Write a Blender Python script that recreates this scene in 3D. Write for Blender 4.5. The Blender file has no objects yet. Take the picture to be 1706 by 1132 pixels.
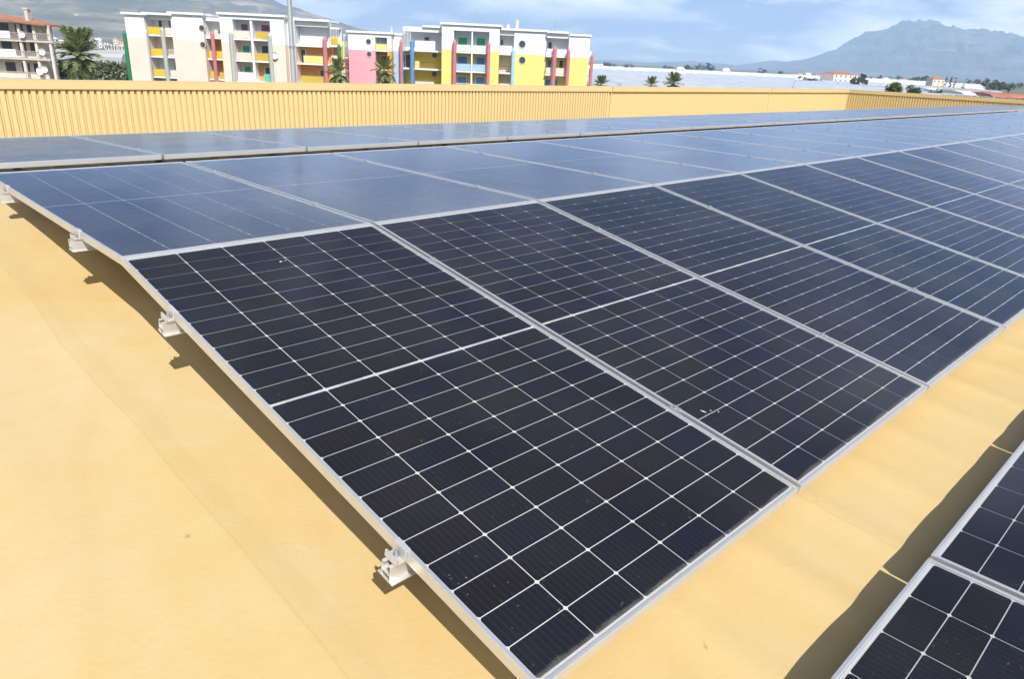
import bpy, bmesh, math, random
from mathutils import Vector, Matrix, noise

random.seed(7)
sc = bpy.context.scene
COL = sc.collection
R = math.radians

# ------------------------------------------------------------------ camera
CAM = Vector((-0.8487, -2.9708, 0.7788))
RIGHT = Vector((0.71550, -0.69724, 0.04379))
DOWN = Vector((-0.22141, -0.28576, -0.93237))
FWD = Vector((0.66260, 0.65742, -0.35884))
cam_d = bpy.data.cameras.new('camera')
cam = bpy.data.objects.new('camera', cam_d)
COL.objects.link(cam)
cam.matrix_world = Matrix(((RIGHT.x, -DOWN.x, -FWD.x, CAM.x),
                           (RIGHT.y, -DOWN.y, -FWD.y, CAM.y),
                           (RIGHT.z, -DOWN.z, -FWD.z, CAM.z),
                           (0, 0, 0, 1)))
cam_d.sensor_width = 36.0
cam_d.lens = 36.0 * 1222.5 / 1706.0
cam_d.clip_start = 0.05
cam_d.clip_end = 40000
sc.camera = cam

# ------------------------------------------------------------------ light
SUN = Vector((-0.379, -0.858, 1.0)).normalized()
EL = math.asin(SUN.z)
AZ = math.atan2(SUN.x, SUN.y)
world = bpy.data.worlds.new('World')
sc.world = world
world.use_nodes = True
SKY_STRENGTH = 0.075
EXPOSURE = 0.59


def build_world():
    nt = world.node_tree
    nt.nodes.clear()
    N = nt.nodes.new
    L = nt.links.new
    out = N('ShaderNodeOutputWorld')
    bg = N('ShaderNodeBackground')
    bg.inputs['Strength'].default_value = SKY_STRENGTH
    sky = N('ShaderNodeTexSky')
    sky.sky_type = 'NISHITA'
    sky.sun_disc = False
    sky.sun_elevation = EL
    sky.sun_rotation = AZ
    sky.air_density = 0.5
    sky.dust_density = 0.0
    sky.ozone_density = 2.5
    tc = N('ShaderNodeTexCoord')
    sep = N('ShaderNodeSeparateXYZ')
    L(tc.outputs['Generated'], sep.inputs[0])
    zz = N('ShaderNodeMath'); zz.operation = 'MAXIMUM'; zz.inputs[1].default_value = 0.0
    L(sep.outputs['Z'], zz.inputs[0])
    za = N('ShaderNodeMath'); za.operation = 'ADD'; za.inputs[1].default_value = 0.12
    L(zz.outputs[0], za.inputs[0])
    dx = N('ShaderNodeMath'); dx.operation = 'DIVIDE'
    dy = N('ShaderNodeMath'); dy.operation = 'DIVIDE'
    L(sep.outputs['X'], dx.inputs[0]); L(za.outputs[0], dx.inputs[1])
    L(sep.outputs['Y'], dy.inputs[0]); L(za.outputs[0], dy.inputs[1])
    comb = N('ShaderNodeCombineXYZ')
    L(dx.outputs[0], comb.inputs[0]); L(dy.outputs[0], comb.inputs[1])
    comb.inputs[2].default_value = 7.05
    n1 = N('ShaderNodeTexNoise')
    n1.inputs['Scale'].default_value = 0.85
    n1.inputs['Detail'].default_value = 7
    n1.inputs['Roughness'].default_value = 0.55
    n1.inputs['Distortion'].default_value = 0.25
    L(comb.outputs[0], n1.inputs['Vector'])
    ramp = N('ShaderNodeValToRGB')
    ramp.color_ramp.elements[0].position = 0.52
    ramp.color_ramp.elements[1].position = 0.68
    L(n1.outputs['Fac'], ramp.inputs[0])
    # a second, puffier layer
    mp = N('ShaderNodeMapping'); mp.inputs['Scale'].default_value = (1, 1, 3.4); mp.inputs['Location'].default_value = (0.35, 0.1, 0.0)
    L(tc.outputs['Generated'], mp.inputs[0])
    n2 = N('ShaderNodeTexNoise'); n2.inputs['Scale'].default_value = 4.6; n2.inputs['Detail'].default_value = 8
    n2.inputs['Roughness'].default_value = 0.55; n2.inputs['Distortion'].default_value = 0.15
    L(mp.outputs[0], n2.inputs['Vector'])
    ramp2 = N('ShaderNodeValToRGB')
    ramp2.color_ramp.elements[0].position = 0.44
    ramp2.color_ramp.elements[1].position = 0.64
    L(n2.outputs['Fac'], ramp2.inputs[0])
    thin = N('ShaderNodeMapRange')          # cumulus crowd together towards the horizon and thin out overhead
    thin.interpolation_type = 'SMOOTHSTEP'
    thin.inputs['From Min'].default_value = 0.08; thin.inputs['From Max'].default_value = 0.22
    thin.inputs['To Min'].default_value = 1.0; thin.inputs['To Max'].default_value = 0.0
    L(zz.outputs[0], thin.inputs['Value'])
    mt2 = N('ShaderNodeMath'); mt2.operation = 'MULTIPLY'
    L(ramp2.outputs[0], mt2.inputs[0]); L(thin.outputs[0], mt2.inputs[1])
    mxc = N('ShaderNodeMath'); mxc.operation = 'MAXIMUM'
    L(ramp.outputs[0], mxc.inputs[0]); L(mt2.outputs[0], mxc.inputs[1])
    mul = N('ShaderNodeMath'); mul.operation = 'MULTIPLY'; mul.inputs[1].default_value = 0.85
    L(mxc.outputs[0], mul.inputs[0])
    mix = N('ShaderNodeMix'); mix.data_type = 'RGBA'
    L(mul.outputs[0], mix.inputs[0])
    L(sky.outputs[0], mix.inputs[6])
    mix.inputs[7].default_value = (28.0, 27.0, 26.4, 1)
    L(mix.outputs[2], bg.inputs['Color'])
    L(bg.outputs[0], out.inputs['Surface'])


build_world()
sun_d = bpy.data.lights.new('sun', 'SUN')
sun_d.energy = 4.25
sun_d.angle = R(0.53)
sun_d.color = (1.0, 0.965, 0.91)
sun = bpy.data.objects.new('sun', sun_d)
COL.objects.link(sun)
sun.rotation_euler = (-SUN).to_track_quat('-Z', 'Y').to_euler()
sun.location = SUN * 50

sc.view_settings.view_transform = 'Standard'
sc.view_settings.look = 'None'
sc.view_settings.gamma = 1
sc.view_settings.use_curve_mapping = False
sc.view_settings.exposure = EXPOSURE
sc.render.engine = 'CYCLES'
sc.cycles.use_denoising = True
sc.cycles.max_bounces = 8
sc.cycles.volume_bounces = 2
sc.cycles.transparent_max_bounces = 16
sc.cycles.caustics_reflective = False
sc.cycles.caustics_refractive = False

# ------------------------------------------------------------------ helpers
EF = Vector((FWD.x, FWD.y, 0)).normalized()
ER = Vector((EF.y, -EF.x, 0))
YAW = math.atan2(ER.y, ER.x)
FOC, PCX, PCY = 1222.5, 853.0, 566.0


def ray(px, py):
    return RIGHT * ((px - PCX) / FOC) + DOWN * ((py - PCY) / FOC) + FWD


def SZ(px, py, D):
    """lateral offset and world height of the point seen there at forward distance D"""
    r = ray(px, py)
    k = D / r.dot(EF)
    return k * r.dot(ER), CAM.z + k * r.z


def at(px, py, D):
    r = ray(px, py)
    return CAM + r * (D / r.dot(EF))


def link(o, parent=None):
    COL.objects.link(o)
    if parent is not None:
        o.parent = parent
    return o


def tag(o, label=None, cat=None, group=None, kind=None):
    if label: o['label'] = label
    if cat: o['category'] = cat
    if group: o['group'] = group
    if kind: o['kind'] = kind
    return o


def thing(name, label, cat, loc=(0, 0, 0), rot=(0, 0, 0), group=None):
    o = bpy.data.objects.new(name, None)
    o.empty_display_size = 0.2
    o.location = loc
    o.rotation_euler = rot
    link(o)
    return tag(o, label, cat, group)


class MB:
    """collects boxes, bars, tubes; build() links them as one mesh object"""

    def __init__(s):
        s.v = []; s.f = []; s.smooth = False

    def add(s, vs, fs):
        n = len(s.v)
        s.v += [tuple(v) for v in vs]
        s.f += [tuple(i + n for i in f) for f in fs]
        return s

    def box(s, x0, x1, y0, y1, z0, z1):
        return s.add([(x0, y0, z0), (x1, y0, z0), (x1, y1, z0), (x0, y1, z0),
                      (x0, y0, z1), (x1, y0, z1), (x1, y1, z1), (x0, y1, z1)],
                     [(3, 2, 1, 0), (4, 5, 6, 7), (0, 1, 5, 4), (1, 2, 6, 5), (2, 3, 7, 6), (3, 0, 4, 7)])

    def tube(s, p, q, r0, r1=None, n=8):
        p = Vector(p); q = Vector(q)
        r1 = r0 if r1 is None else r1
        d = (q - p).normalized()
        a = d.orthogonal().normalized(); b = d.cross(a)
        vs = []
        for c, r in ((p, r0), (q, r1)):
            for i in range(n):
                t = 2 * math.pi * i / n
                vs.append(c + a * (r * math.cos(t)) + b * (r * math.sin(t)))
        fs = [(i, (i + 1) % n, n + (i + 1) % n, n + i) for i in range(n)]
        fs += [tuple(range(n - 1, -1, -1)), tuple(range(n, 2 * n))]
        return s.add(vs, fs)

    def extrude_x(s, prof, x0, x1):
        """closed (y,z) outline, counter-clockwise seen from -x"""
        n = len(prof)
        vs = [(x0, y, z) for y, z in prof] + [(x1, y, z) for y, z in prof]
        fs = [(i, n + i, n + (i + 1) % n, (i + 1) % n) for i in range(n)]
        fs += [tuple(range(n)), tuple(range(2 * n - 1, n - 1, -1))]
        return s.add(vs, fs)

    def mesh(s, name, mat):
        me = bpy.data.meshes.new(name)
        me.from_pydata(s.v, [], s.f)
        bm = bmesh.new(); bm.from_mesh(me)
        bmesh.ops.recalc_face_normals(bm, faces=bm.faces)
        bm.to_mesh(me); bm.free()
        if mat: me.materials.append(mat)
        me.update()
        return me

    def build(s, name, mat, parent=None):
        return link(bpy.data.objects.new(name, s.mesh(name, mat)), parent)


def box(name, mat, parent, x0, x1, y0, y1, z0, z1):
    return MB().box(x0, x1, y0, y1, z0, z1).build(name, mat, parent)


def inst(name, me, parent=None, loc=(0, 0, 0)):
    o = bpy.data.objects.new(name, me)
    o.location = loc
    return link(o, parent)


# ------------------------------------------------------------------ materials
def new_mat(name):
    m = bpy.data.materials.new(name)
    m.use_nodes = True
    nt = m.node_tree
    nt.nodes.clear()
    return m, nt, nt.nodes.new, nt.links.new


def plain(name, col, rough=0.7, metal=0.0, var=0.10, scale=3.0, bump=0.0, spec=0.3):
    """principled with uneven tone from object-space noise"""
    m, nt, N, L = new_mat(name)
    out = N('ShaderNodeOutputMaterial'); p = N('ShaderNodeBsdfPrincipled')
    p.inputs['Roughness'].default_value = rough
    p.inputs['Metallic'].default_value = metal
    p.inputs['Specular IOR Level'].default_value = spec
    tc = N('ShaderNodeTexCoord')
    n = N('ShaderNodeTexNoise'); n.inputs['Scale'].default_value = scale
    n.inputs['Detail'].default_value = 6
    L(tc.outputs['Object'], n.inputs['Vector'])
    mr = N('ShaderNodeMapRange')
    mr.inputs['From Min'].default_value = 0.25; mr.inputs['From Max'].default_value = 0.75
    mr.inputs['To Min'].default_value = 1 - var; mr.inputs['To Max'].default_value = 1 + var
    L(n.outputs['Fac'], mr.inputs['Value'])
    mx = N('ShaderNodeVectorMath'); mx.operation = 'SCALE'
    mx.inputs[0].default_value = col[:3]
    L(mr.outputs[0], mx.inputs['Scale'])
    L(mx.outputs[0], p.inputs['Base Color'])
    if bump:
        b = N('ShaderNodeBump'); b.inputs['Strength'].default_value = bump
        b.inputs['Distance'].default_value = 0.02
        L(n.outputs['Fac'], b.inputs['Height']); L(b.outputs[0], p.inputs['Normal'])
    L(p.outputs[0], out.inputs['Surface'])
    return m


def membrane_mat():
    m, nt, N, L = new_mat('membrane')
    out = N('ShaderNodeOutputMaterial'); p = N('ShaderNodeBsdfPrincipled')
    p.inputs['Roughness'].default_value = 0.62
    p.inputs['Specular IOR Level'].default_value = 0.25
    g = N('ShaderNodeNewGeometry')
    # broad warm / pale clouds of tone
    n1 = N('ShaderNodeTexNoise'); n1.inputs['Scale'].default_value = 0.9; n1.inputs['Detail'].default_value = 5
    n1.inputs['Roughness'].default_value = 0.6
    L(g.outputs['Position'], n1.inputs['Vector'])
    r1 = N('ShaderNodeValToRGB')
    r1.color_ramp.elements[0].position = 0.30; r1.color_ramp.elements[0].color = (0.570, 0.398, 0.158, 1)
    r1.color_ramp.elements[1].position = 0.70; r1.color_ramp.elements[1].color = (0.585, 0.470, 0.268, 1)
    n1b = N('ShaderNodeTexNoise'); n1b.inputs['Scale'].default_value = 7.0; n1b.inputs['Detail'].default_value = 8
    n1b.inputs['Roughness'].default_value = 0.7
    L(g.outputs['Position'], n1b.inputs['Vector'])
    nm = N('ShaderNodeMix'); nm.data_type = 'FLOAT'; nm.inputs[0].default_value = 0.35
    L(n1.outputs['Fac'], nm.inputs[2]); L(n1b.outputs['Fac'], nm.inputs[3])
    L(nm.outputs[0], r1.inputs[0])
    # streaks of washed dust running down the slope
    mp = N('ShaderNodeMapping'); mp.inputs['Scale'].default_value = (5.0, 0.7, 1.0)
    L(g.outputs['Position'], mp.inputs[0])
    n2 = N('ShaderNodeTexNoise'); n2.inputs['Scale'].default_value = 1.0; n2.inputs['Detail'].default_value = 4
    L(mp.outputs[0], n2.inputs['Vector'])
    r2 = N('ShaderNodeValToRGB')
    r2.color_ramp.elements[0].position = 0.56; r2.color_ramp.elements[0].color = (0, 0, 0, 1)
    r2.color_ramp.elements[1].position = 0.80; r2.color_ramp.elements[1].color = (0.34, 0.34, 0.34, 1)
    L(n2.outputs['Fac'], r2.inputs[0])
    m1 = N('ShaderNodeMix'); m1.data_type = 'RGBA'
    L(r2.outputs[0], m1.inputs[0]); L(r1.outputs[0], m1.inputs[6])
    m1.inputs[7].default_value = (0.58, 0.43, 0.22, 1)
    # small dark specks
    n3 = N('ShaderNodeTexNoise'); n3.inputs['Scale'].default_value = 16.0; n3.inputs['Detail'].default_value = 3
    L(g.outputs['Position'], n3.inputs['Vector'])
    r3 = N('ShaderNodeValToRGB')
    r3.color_ramp.elements[0].position = 0.735; r3.color_ramp.elements[0].color = (0, 0, 0, 1)
    r3.color_ramp.elements[1].position = 0.80; r3.color_ramp.elements[1].color = (0.55, 0.55, 0.55, 1)
    L(n3.outputs['Fac'], r3.inputs[0])
    m2 = N('ShaderNodeMix'); m2.data_type = 'RGBA'
    L(r3.outputs[0], m2.inputs[0]); L(m1.outputs[2], m2.inputs[6])
    m2.inputs[7].default_value = (0.22, 0.13, 0.05, 1)
    # wandering thin wrinkle lines
    mp2 = N('ShaderNodeMapping'); mp2.inputs['Rotation'].default_value = (0, 0, 0.35)
    L(g.outputs['Position'], mp2.inputs[0])
    w = N('ShaderNodeTexWave'); w.wave_type = 'BANDS'; w.bands_direction = 'X'
    w.inputs['Scale'].default_value = 0.55; w.inputs['Distortion'].default_value = 5.0
    w.inputs['Detail'].default_value = 3; w.inputs['Detail Scale'].default_value = 0.7
    L(mp2.outputs[0], w.inputs['Vector'])
    r4 = N('ShaderNodeValToRGB')
    r4.color_ramp.elements[0].position = 0.0; r4.color_ramp.elements[0].color = (0.09, 0.09, 0.09, 1)
    r4.color_ramp.elements[1].position = 0.06; r4.color_ramp.elements[1].color = (0, 0, 0, 1)
    L(w.outputs['Fac'], r4.inputs[0])
    m3 = N('ShaderNodeMix'); m3.data_type = 'RGBA'
    L(r4.outputs[0], m3.inputs[0]); L(m2.outputs[2], m3.inputs[6])
    m3.inputs[7].default_value = (0.50, 0.33, 0.13, 1)
    sx = N('ShaderNodeSeparateXYZ'); L(g.outputs['Position'], sx.inputs[0])
    ns = N('ShaderNodeTexNoise'); ns.inputs['Scale'].default_value = 1.3; ns.inputs['Detail'].default_value = 3
    L(g.outputs['Position'], ns.inputs['Vector'])
    sw = N('ShaderNodeMath'); sw.operation = 'MULTIPLY_ADD'; sw.inputs[1].default_value = 0.06
    L(ns.outputs['Fac'], sw.inputs[0]); L(sx.outputs['X'], sw.inputs[2])
    sd = N('ShaderNodeMath'); sd.operation = 'MULTIPLY_ADD'; sd.inputs[1].default_value = 1 / 1.538; sd.inputs[2].default_value = 40.12
    L(sw.outputs[0], sd.inputs[0])
    sf = N('ShaderNodeMath'); sf.operation = 'FRACT'; L(sd.outputs[0], sf.inputs[0])
    r5 = N('ShaderNodeValToRGB')
    e5 = r5.color_ramp.elements
    e5[0].position = 0.0; e5[0].color = (0, 0, 0, 1)
    e5[1].position = 0.0045; e5[1].color = (0.22, 0.22, 0.22, 1)
    for q, c in ((0.008, 0.05), (0.05, 0.05), (0.056, 0.0)):
        z = e5.new(q); z.color = (c, c, c, 1)
    L(sf.outputs[0], r5.inputs[0])
    m4 = N('ShaderNodeMix'); m4.data_type = 'RGBA'
    L(r5.outputs[0], m4.inputs[0]); L(m3.outputs[2], m4.inputs[6])
    m4.inputs[7].default_value = (0.36, 0.22, 0.08, 1)
    # old puddle stains with a darker rim
    n6 = N('ShaderNodeTexNoise'); n6.inputs['Scale'].default_value = 0.55; n6.inputs['Detail'].default_value = 3
    n6.inputs['Distortion'].default_value = 0.6
    mp6 = N('ShaderNodeMapping'); mp6.inputs['Location'].default_value = (4.3, 1.7, 0)
    L(g.outputs['Position'], mp6.inputs[0]); L(mp6.outputs[0], n6.inputs['Vector'])
    r6 = N('ShaderNodeValToRGB')
    e6 = r6.color_ramp.elements
    e6[0].position = 0.515; e6[0].color = (0, 0, 0, 1)
    e6[1].position = 0.62; e6[1].color = (0.12, 0.12, 0.12, 1)
    z = e6.new(0.53); z.color = (0.15, 0.15, 0.15, 1)
    z = e6.new(0.545); z.color = (0.14, 0.14, 0.14, 1)
    L(n6.outputs['Fac'], r6.inputs[0])
    m5 = N('ShaderNodeMix'); m5.data_type = 'RGBA'
    L(r6.outputs[0], m5.inputs[0]); L(m4.outputs[2], m5.inputs[6])
    m5.inputs[7].default_value = (0.52, 0.33, 0.10, 1)
    L(m5.outputs[2], p.inputs['Base Color'])
    nb = N('ShaderNodeTexNoise'); nb.inputs['Scale'].default_value = 55.0; nb.inputs['Detail'].default_value = 4
    L(g.outputs['Position'], nb.inputs['Vector'])
    b = N('ShaderNodeBump'); b.inputs['Strength'].default_value = 0.12; b.inputs['Distance'].default_value = 0.01
    L(nb.outputs['Fac'], b.inputs['Height'])
    b2 = N('ShaderNodeBump'); b2.inputs['Strength'].default_value = 0.18; b2.inputs['Distance'].default_value = 0.02
    L(w.outputs['Fac'], b2.inputs['Height']); L(b.outputs[0], b2.inputs['Normal'])
    L(b2.outputs[0], p.inputs['Normal'])
    L(p.outputs[0], out.inputs['Surface'])
    return m


def cell_mat():
    m, nt, N, L = new_mat('solar_cell')
    out = N('ShaderNodeOutputMaterial'); p = N('ShaderNodeBsdfPrincipled')
    p.inputs['Roughness'].default_value = 0.45
    p.inputs['Specular IOR Level'].default_value = 0.15
    oi = N('ShaderNodeObjectInfo'); g = N('ShaderNodeNewGeometry')
    ad = N('ShaderNodeMath'); ad.operation = 'ADD'
    L(oi.outputs['Random'], ad.inputs[0]); L(g.outputs['Random Per Island'], ad.inputs[1])
    fr = N('ShaderNodeMath'); fr.operation = 'FRACT'; L(ad.outputs[0], fr.inputs[0])
    r = N('ShaderNodeValToRGB')
    els = r.color_ramp.elements
    els[0].position = 0.0; els[0].color = (0.0088, 0.0100, 0.0160, 1)
    els[1].position = 1.0; els[1].color = (0.0088, 0.0100, 0.0135, 1)
    for pos, c in ((0.22, (0.0080, 0.0094, 0.0190, 1)), (0.42, (0.0105, 0.0092, 0.0092, 1)),
                   (0.60, (0.0082, 0.0094, 0.0165, 1)), (0.80, (0.0115, 0.0090, 0.0105, 1))):
        e = els.new(pos); e.color = c
    L(fr.outputs[0], r.inputs[0])
    # fine busbars along the long side of the module
    tc = N('ShaderNodeTexCoord'); sp = N('ShaderNodeSeparateXYZ')
    L(tc.outputs['Object'], sp.inputs[0])
    mu = N('ShaderNodeMath'); mu.operation = 'MULTIPLY'; mu.inputs[1].default_value = 1 / 0.0182
    L(sp.outputs['X'], mu.inputs[0])
    f2 = N('ShaderNodeMath'); f2.operation = 'FRACT'; L(mu.outputs[0], f2.inputs[0])
    lt = N('ShaderNodeMath'); lt.operation = 'LESS_THAN'; lt.inputs[1].default_value = 0.045
    L(f2.outputs[0], lt.inputs[0])
    ml = N('ShaderNodeMath'); ml.operation = 'MULTIPLY'; ml.inputs[1].default_value = 0.16
    L(lt.outputs[0], ml.inputs[0])
    mx = N('ShaderNodeMix'); mx.data_type = 'RGBA'
    L(ml.outputs[0], mx.inputs[0]); L(r.outputs[0], mx.inputs[6])
    mx.inputs[7].default_value = (0.25, 0.25, 0.27, 1)
    L(mx.outputs[2], p.inputs['Base Color'])
    L(p.outputs[0], out.inputs['Surface'])
    return m


def glass_mat():
    """clear front glass: see-through, mirrors the sky by Fresnel, a film of dust on it"""
    m, nt, N, L = new_mat('front_glass')
    out = N('ShaderNodeOutputMaterial')
    tr = N('ShaderNodeBsdfTransparent')
    gl = N('ShaderNodeBsdfGlossy'); gl.inputs['Roughness'].default_value = 0.13; gl.inputs['Color'].default_value = (0.70, 0.82, 1.0, 1)   # blue anti-reflex coating
    fr = N('ShaderNodeFresnel'); fr.inputs['IOR'].default_value = 1.37
    mix = N('ShaderNodeMixShader')
    L(fr.outputs[0], mix.inputs[0]); L(tr.outputs[0], mix.inputs[1]); L(gl.outputs[0], mix.inputs[2])
    tc = N('ShaderNodeTexCoord'); oi = N('ShaderNodeObjectInfo')
    off = N('ShaderNodeVectorMath'); off.operation = 'MULTIPLY_ADD'
    cmb = N('ShaderNodeCombineXYZ')
    for k in range(3): L(oi.outputs['Random'], cmb.inputs[k])
    off.inputs[1].default_value = (37.0, 91.0, 53.0)
    L(cmb.outputs[0], off.inputs[0]); L(tc.outputs['Object'], off.inputs[2])
    n1 = N('ShaderNodeTexNoise'); n1.inputs['Scale'].default_value = 2.6; n1.inputs['Detail'].default_value = 6
    L(off.outputs[0], n1.inputs['Vector'])
    film = N('ShaderNodeMapRange')
    film.inputs['From Min'].default_value = 0.35; film.inputs['From Max'].default_value = 0.75
    film.inputs['To Min'].default_value = 0.004; film.inputs['To Max'].default_value = 0.013
    L(n1.outputs['Fac'], film.inputs['Value'])
    # dust washed to the lower edge
    sp = N('ShaderNodeSeparateXYZ'); L(tc.outputs['Object'], sp.inputs[0])
    n2 = N('ShaderNodeTexNoise'); n2.inputs['Scale'].default_value = 1; n2.inputs['Detail'].default_value = 7
    n2.inputs['Roughness'].default_value = 0.65
    mpd = N('ShaderNodeMapping'); mpd.inputs['Scale'].default_value = (9, 26, 1)
    L(off.outputs[0], mpd.inputs[0]); L(mpd.outputs[0], n2.inputs['Vector'])
    wob = N('ShaderNodeMath'); wob.operation = 'MULTIPLY_ADD'; wob.inputs[1].default_value = -0.030
    L(n2.outputs['Fac'], wob.inputs[0]); L(sp.outputs['Y'], wob.inputs[2])
    edge = N('ShaderNodeMapRange')
    edge.inputs['From Min'].default_value = 0.016; edge.inputs['From Max'].default_value = -0.010
    edge.inputs['To Min'].default_value = 0.0; edge.inputs['To Max'].default_value = 0.38
    L(wob.outputs[0], edge.inputs['Value'])
    # grit
    n3 = N('ShaderNodeTexNoise'); n3.inputs['Scale'].default_value = 95; n3.inputs['Detail'].default_value = 2
    L(off.outputs[0], n3.inputs['Vector'])
    grit = N('ShaderNodeMapRange')
    grit.inputs['From Min'].default_value = 0.70; grit.inputs['From Max'].default_value = 0.80
    grit.inputs['To Min'].default_value = 0.0; grit.inputs['To Max'].default_value = 0.22
    L(n3.outputs['Fac'], grit.inputs['Value'])
    gi = N('ShaderNodeNewGeometry'); dt = N('ShaderNodeVectorMath'); dt.operation = 'DOT_PRODUCT'
    L(gi.outputs['Incoming'], dt.inputs[0]); L(gi.outputs['Normal'], dt.inputs[1])
    ab = N('ShaderNodeMath'); ab.operation = 'ABSOLUTE'; L(dt.outputs['Value'], ab.inputs[0])
    mxx = N('ShaderNodeMath'); mxx.operation = 'MAXIMUM'; mxx.inputs[1].default_value = 0.08
    L(ab.outputs[0], mxx.inputs[0])
    dv = N('ShaderNodeMath'); dv.operation = 'DIVIDE'      # the film is crossed at a slant
    L(film.outputs[0], dv.inputs[0]); L(mxx.outputs[0], dv.inputs[1])
    a1 = N('ShaderNodeMath'); a1.operation = 'ADD'; L(dv.outputs[0], a1.inputs[0]); L(edge.outputs[0], a1.inputs[1])
    a2 = N('ShaderNodeMath'); a2.operation = 'ADD'; a2.use_clamp = True
    L(a1.outputs[0], a2.inputs[0]); L(grit.outputs[0], a2.inputs[1])
    df = N('ShaderNodeBsdfDiffuse'); df.inputs['Color'].default_value = (0.52, 0.49, 0.45, 1)
    mx = N('ShaderNodeMixShader')
    L(a2.outputs[0], mx.inputs[0]); L(mix.outputs[0], mx.inputs[1]); L(df.outputs[0], mx.inputs[2])
    L(mx.outputs[0], out.inputs['Surface'])
    return m


def foliage(name, c0, c1):
    m, nt, N, L = new_mat(name)
    out = N('ShaderNodeOutputMaterial'); p = N('ShaderNodeBsdfPrincipled')
    p.inputs['Roughness'].default_value = 0.6
    g = N('ShaderNodeNewGeometry')
    r = N('ShaderNodeValToRGB')
    r.color_ramp.elements[0].color = (*c0, 1); r.color_ramp.elements[1].color = (*c1, 1)
    L(g.outputs['Random Per Island'], r.inputs[0])
    L(r.outputs[0], p.inputs['Base Color'])
    tl = N('ShaderNodeBsdfTranslucent'); L(r.outputs[0], tl.inputs['Color'])
    ms = N('ShaderNodeMixShader'); ms.inputs[0].default_value = 0.35
    L(p.outputs[0], ms.inputs[1]); L(tl.outputs[0], ms.inputs[2])
    L(ms.outputs[0], out.inputs['Surface'])
    return m


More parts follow.
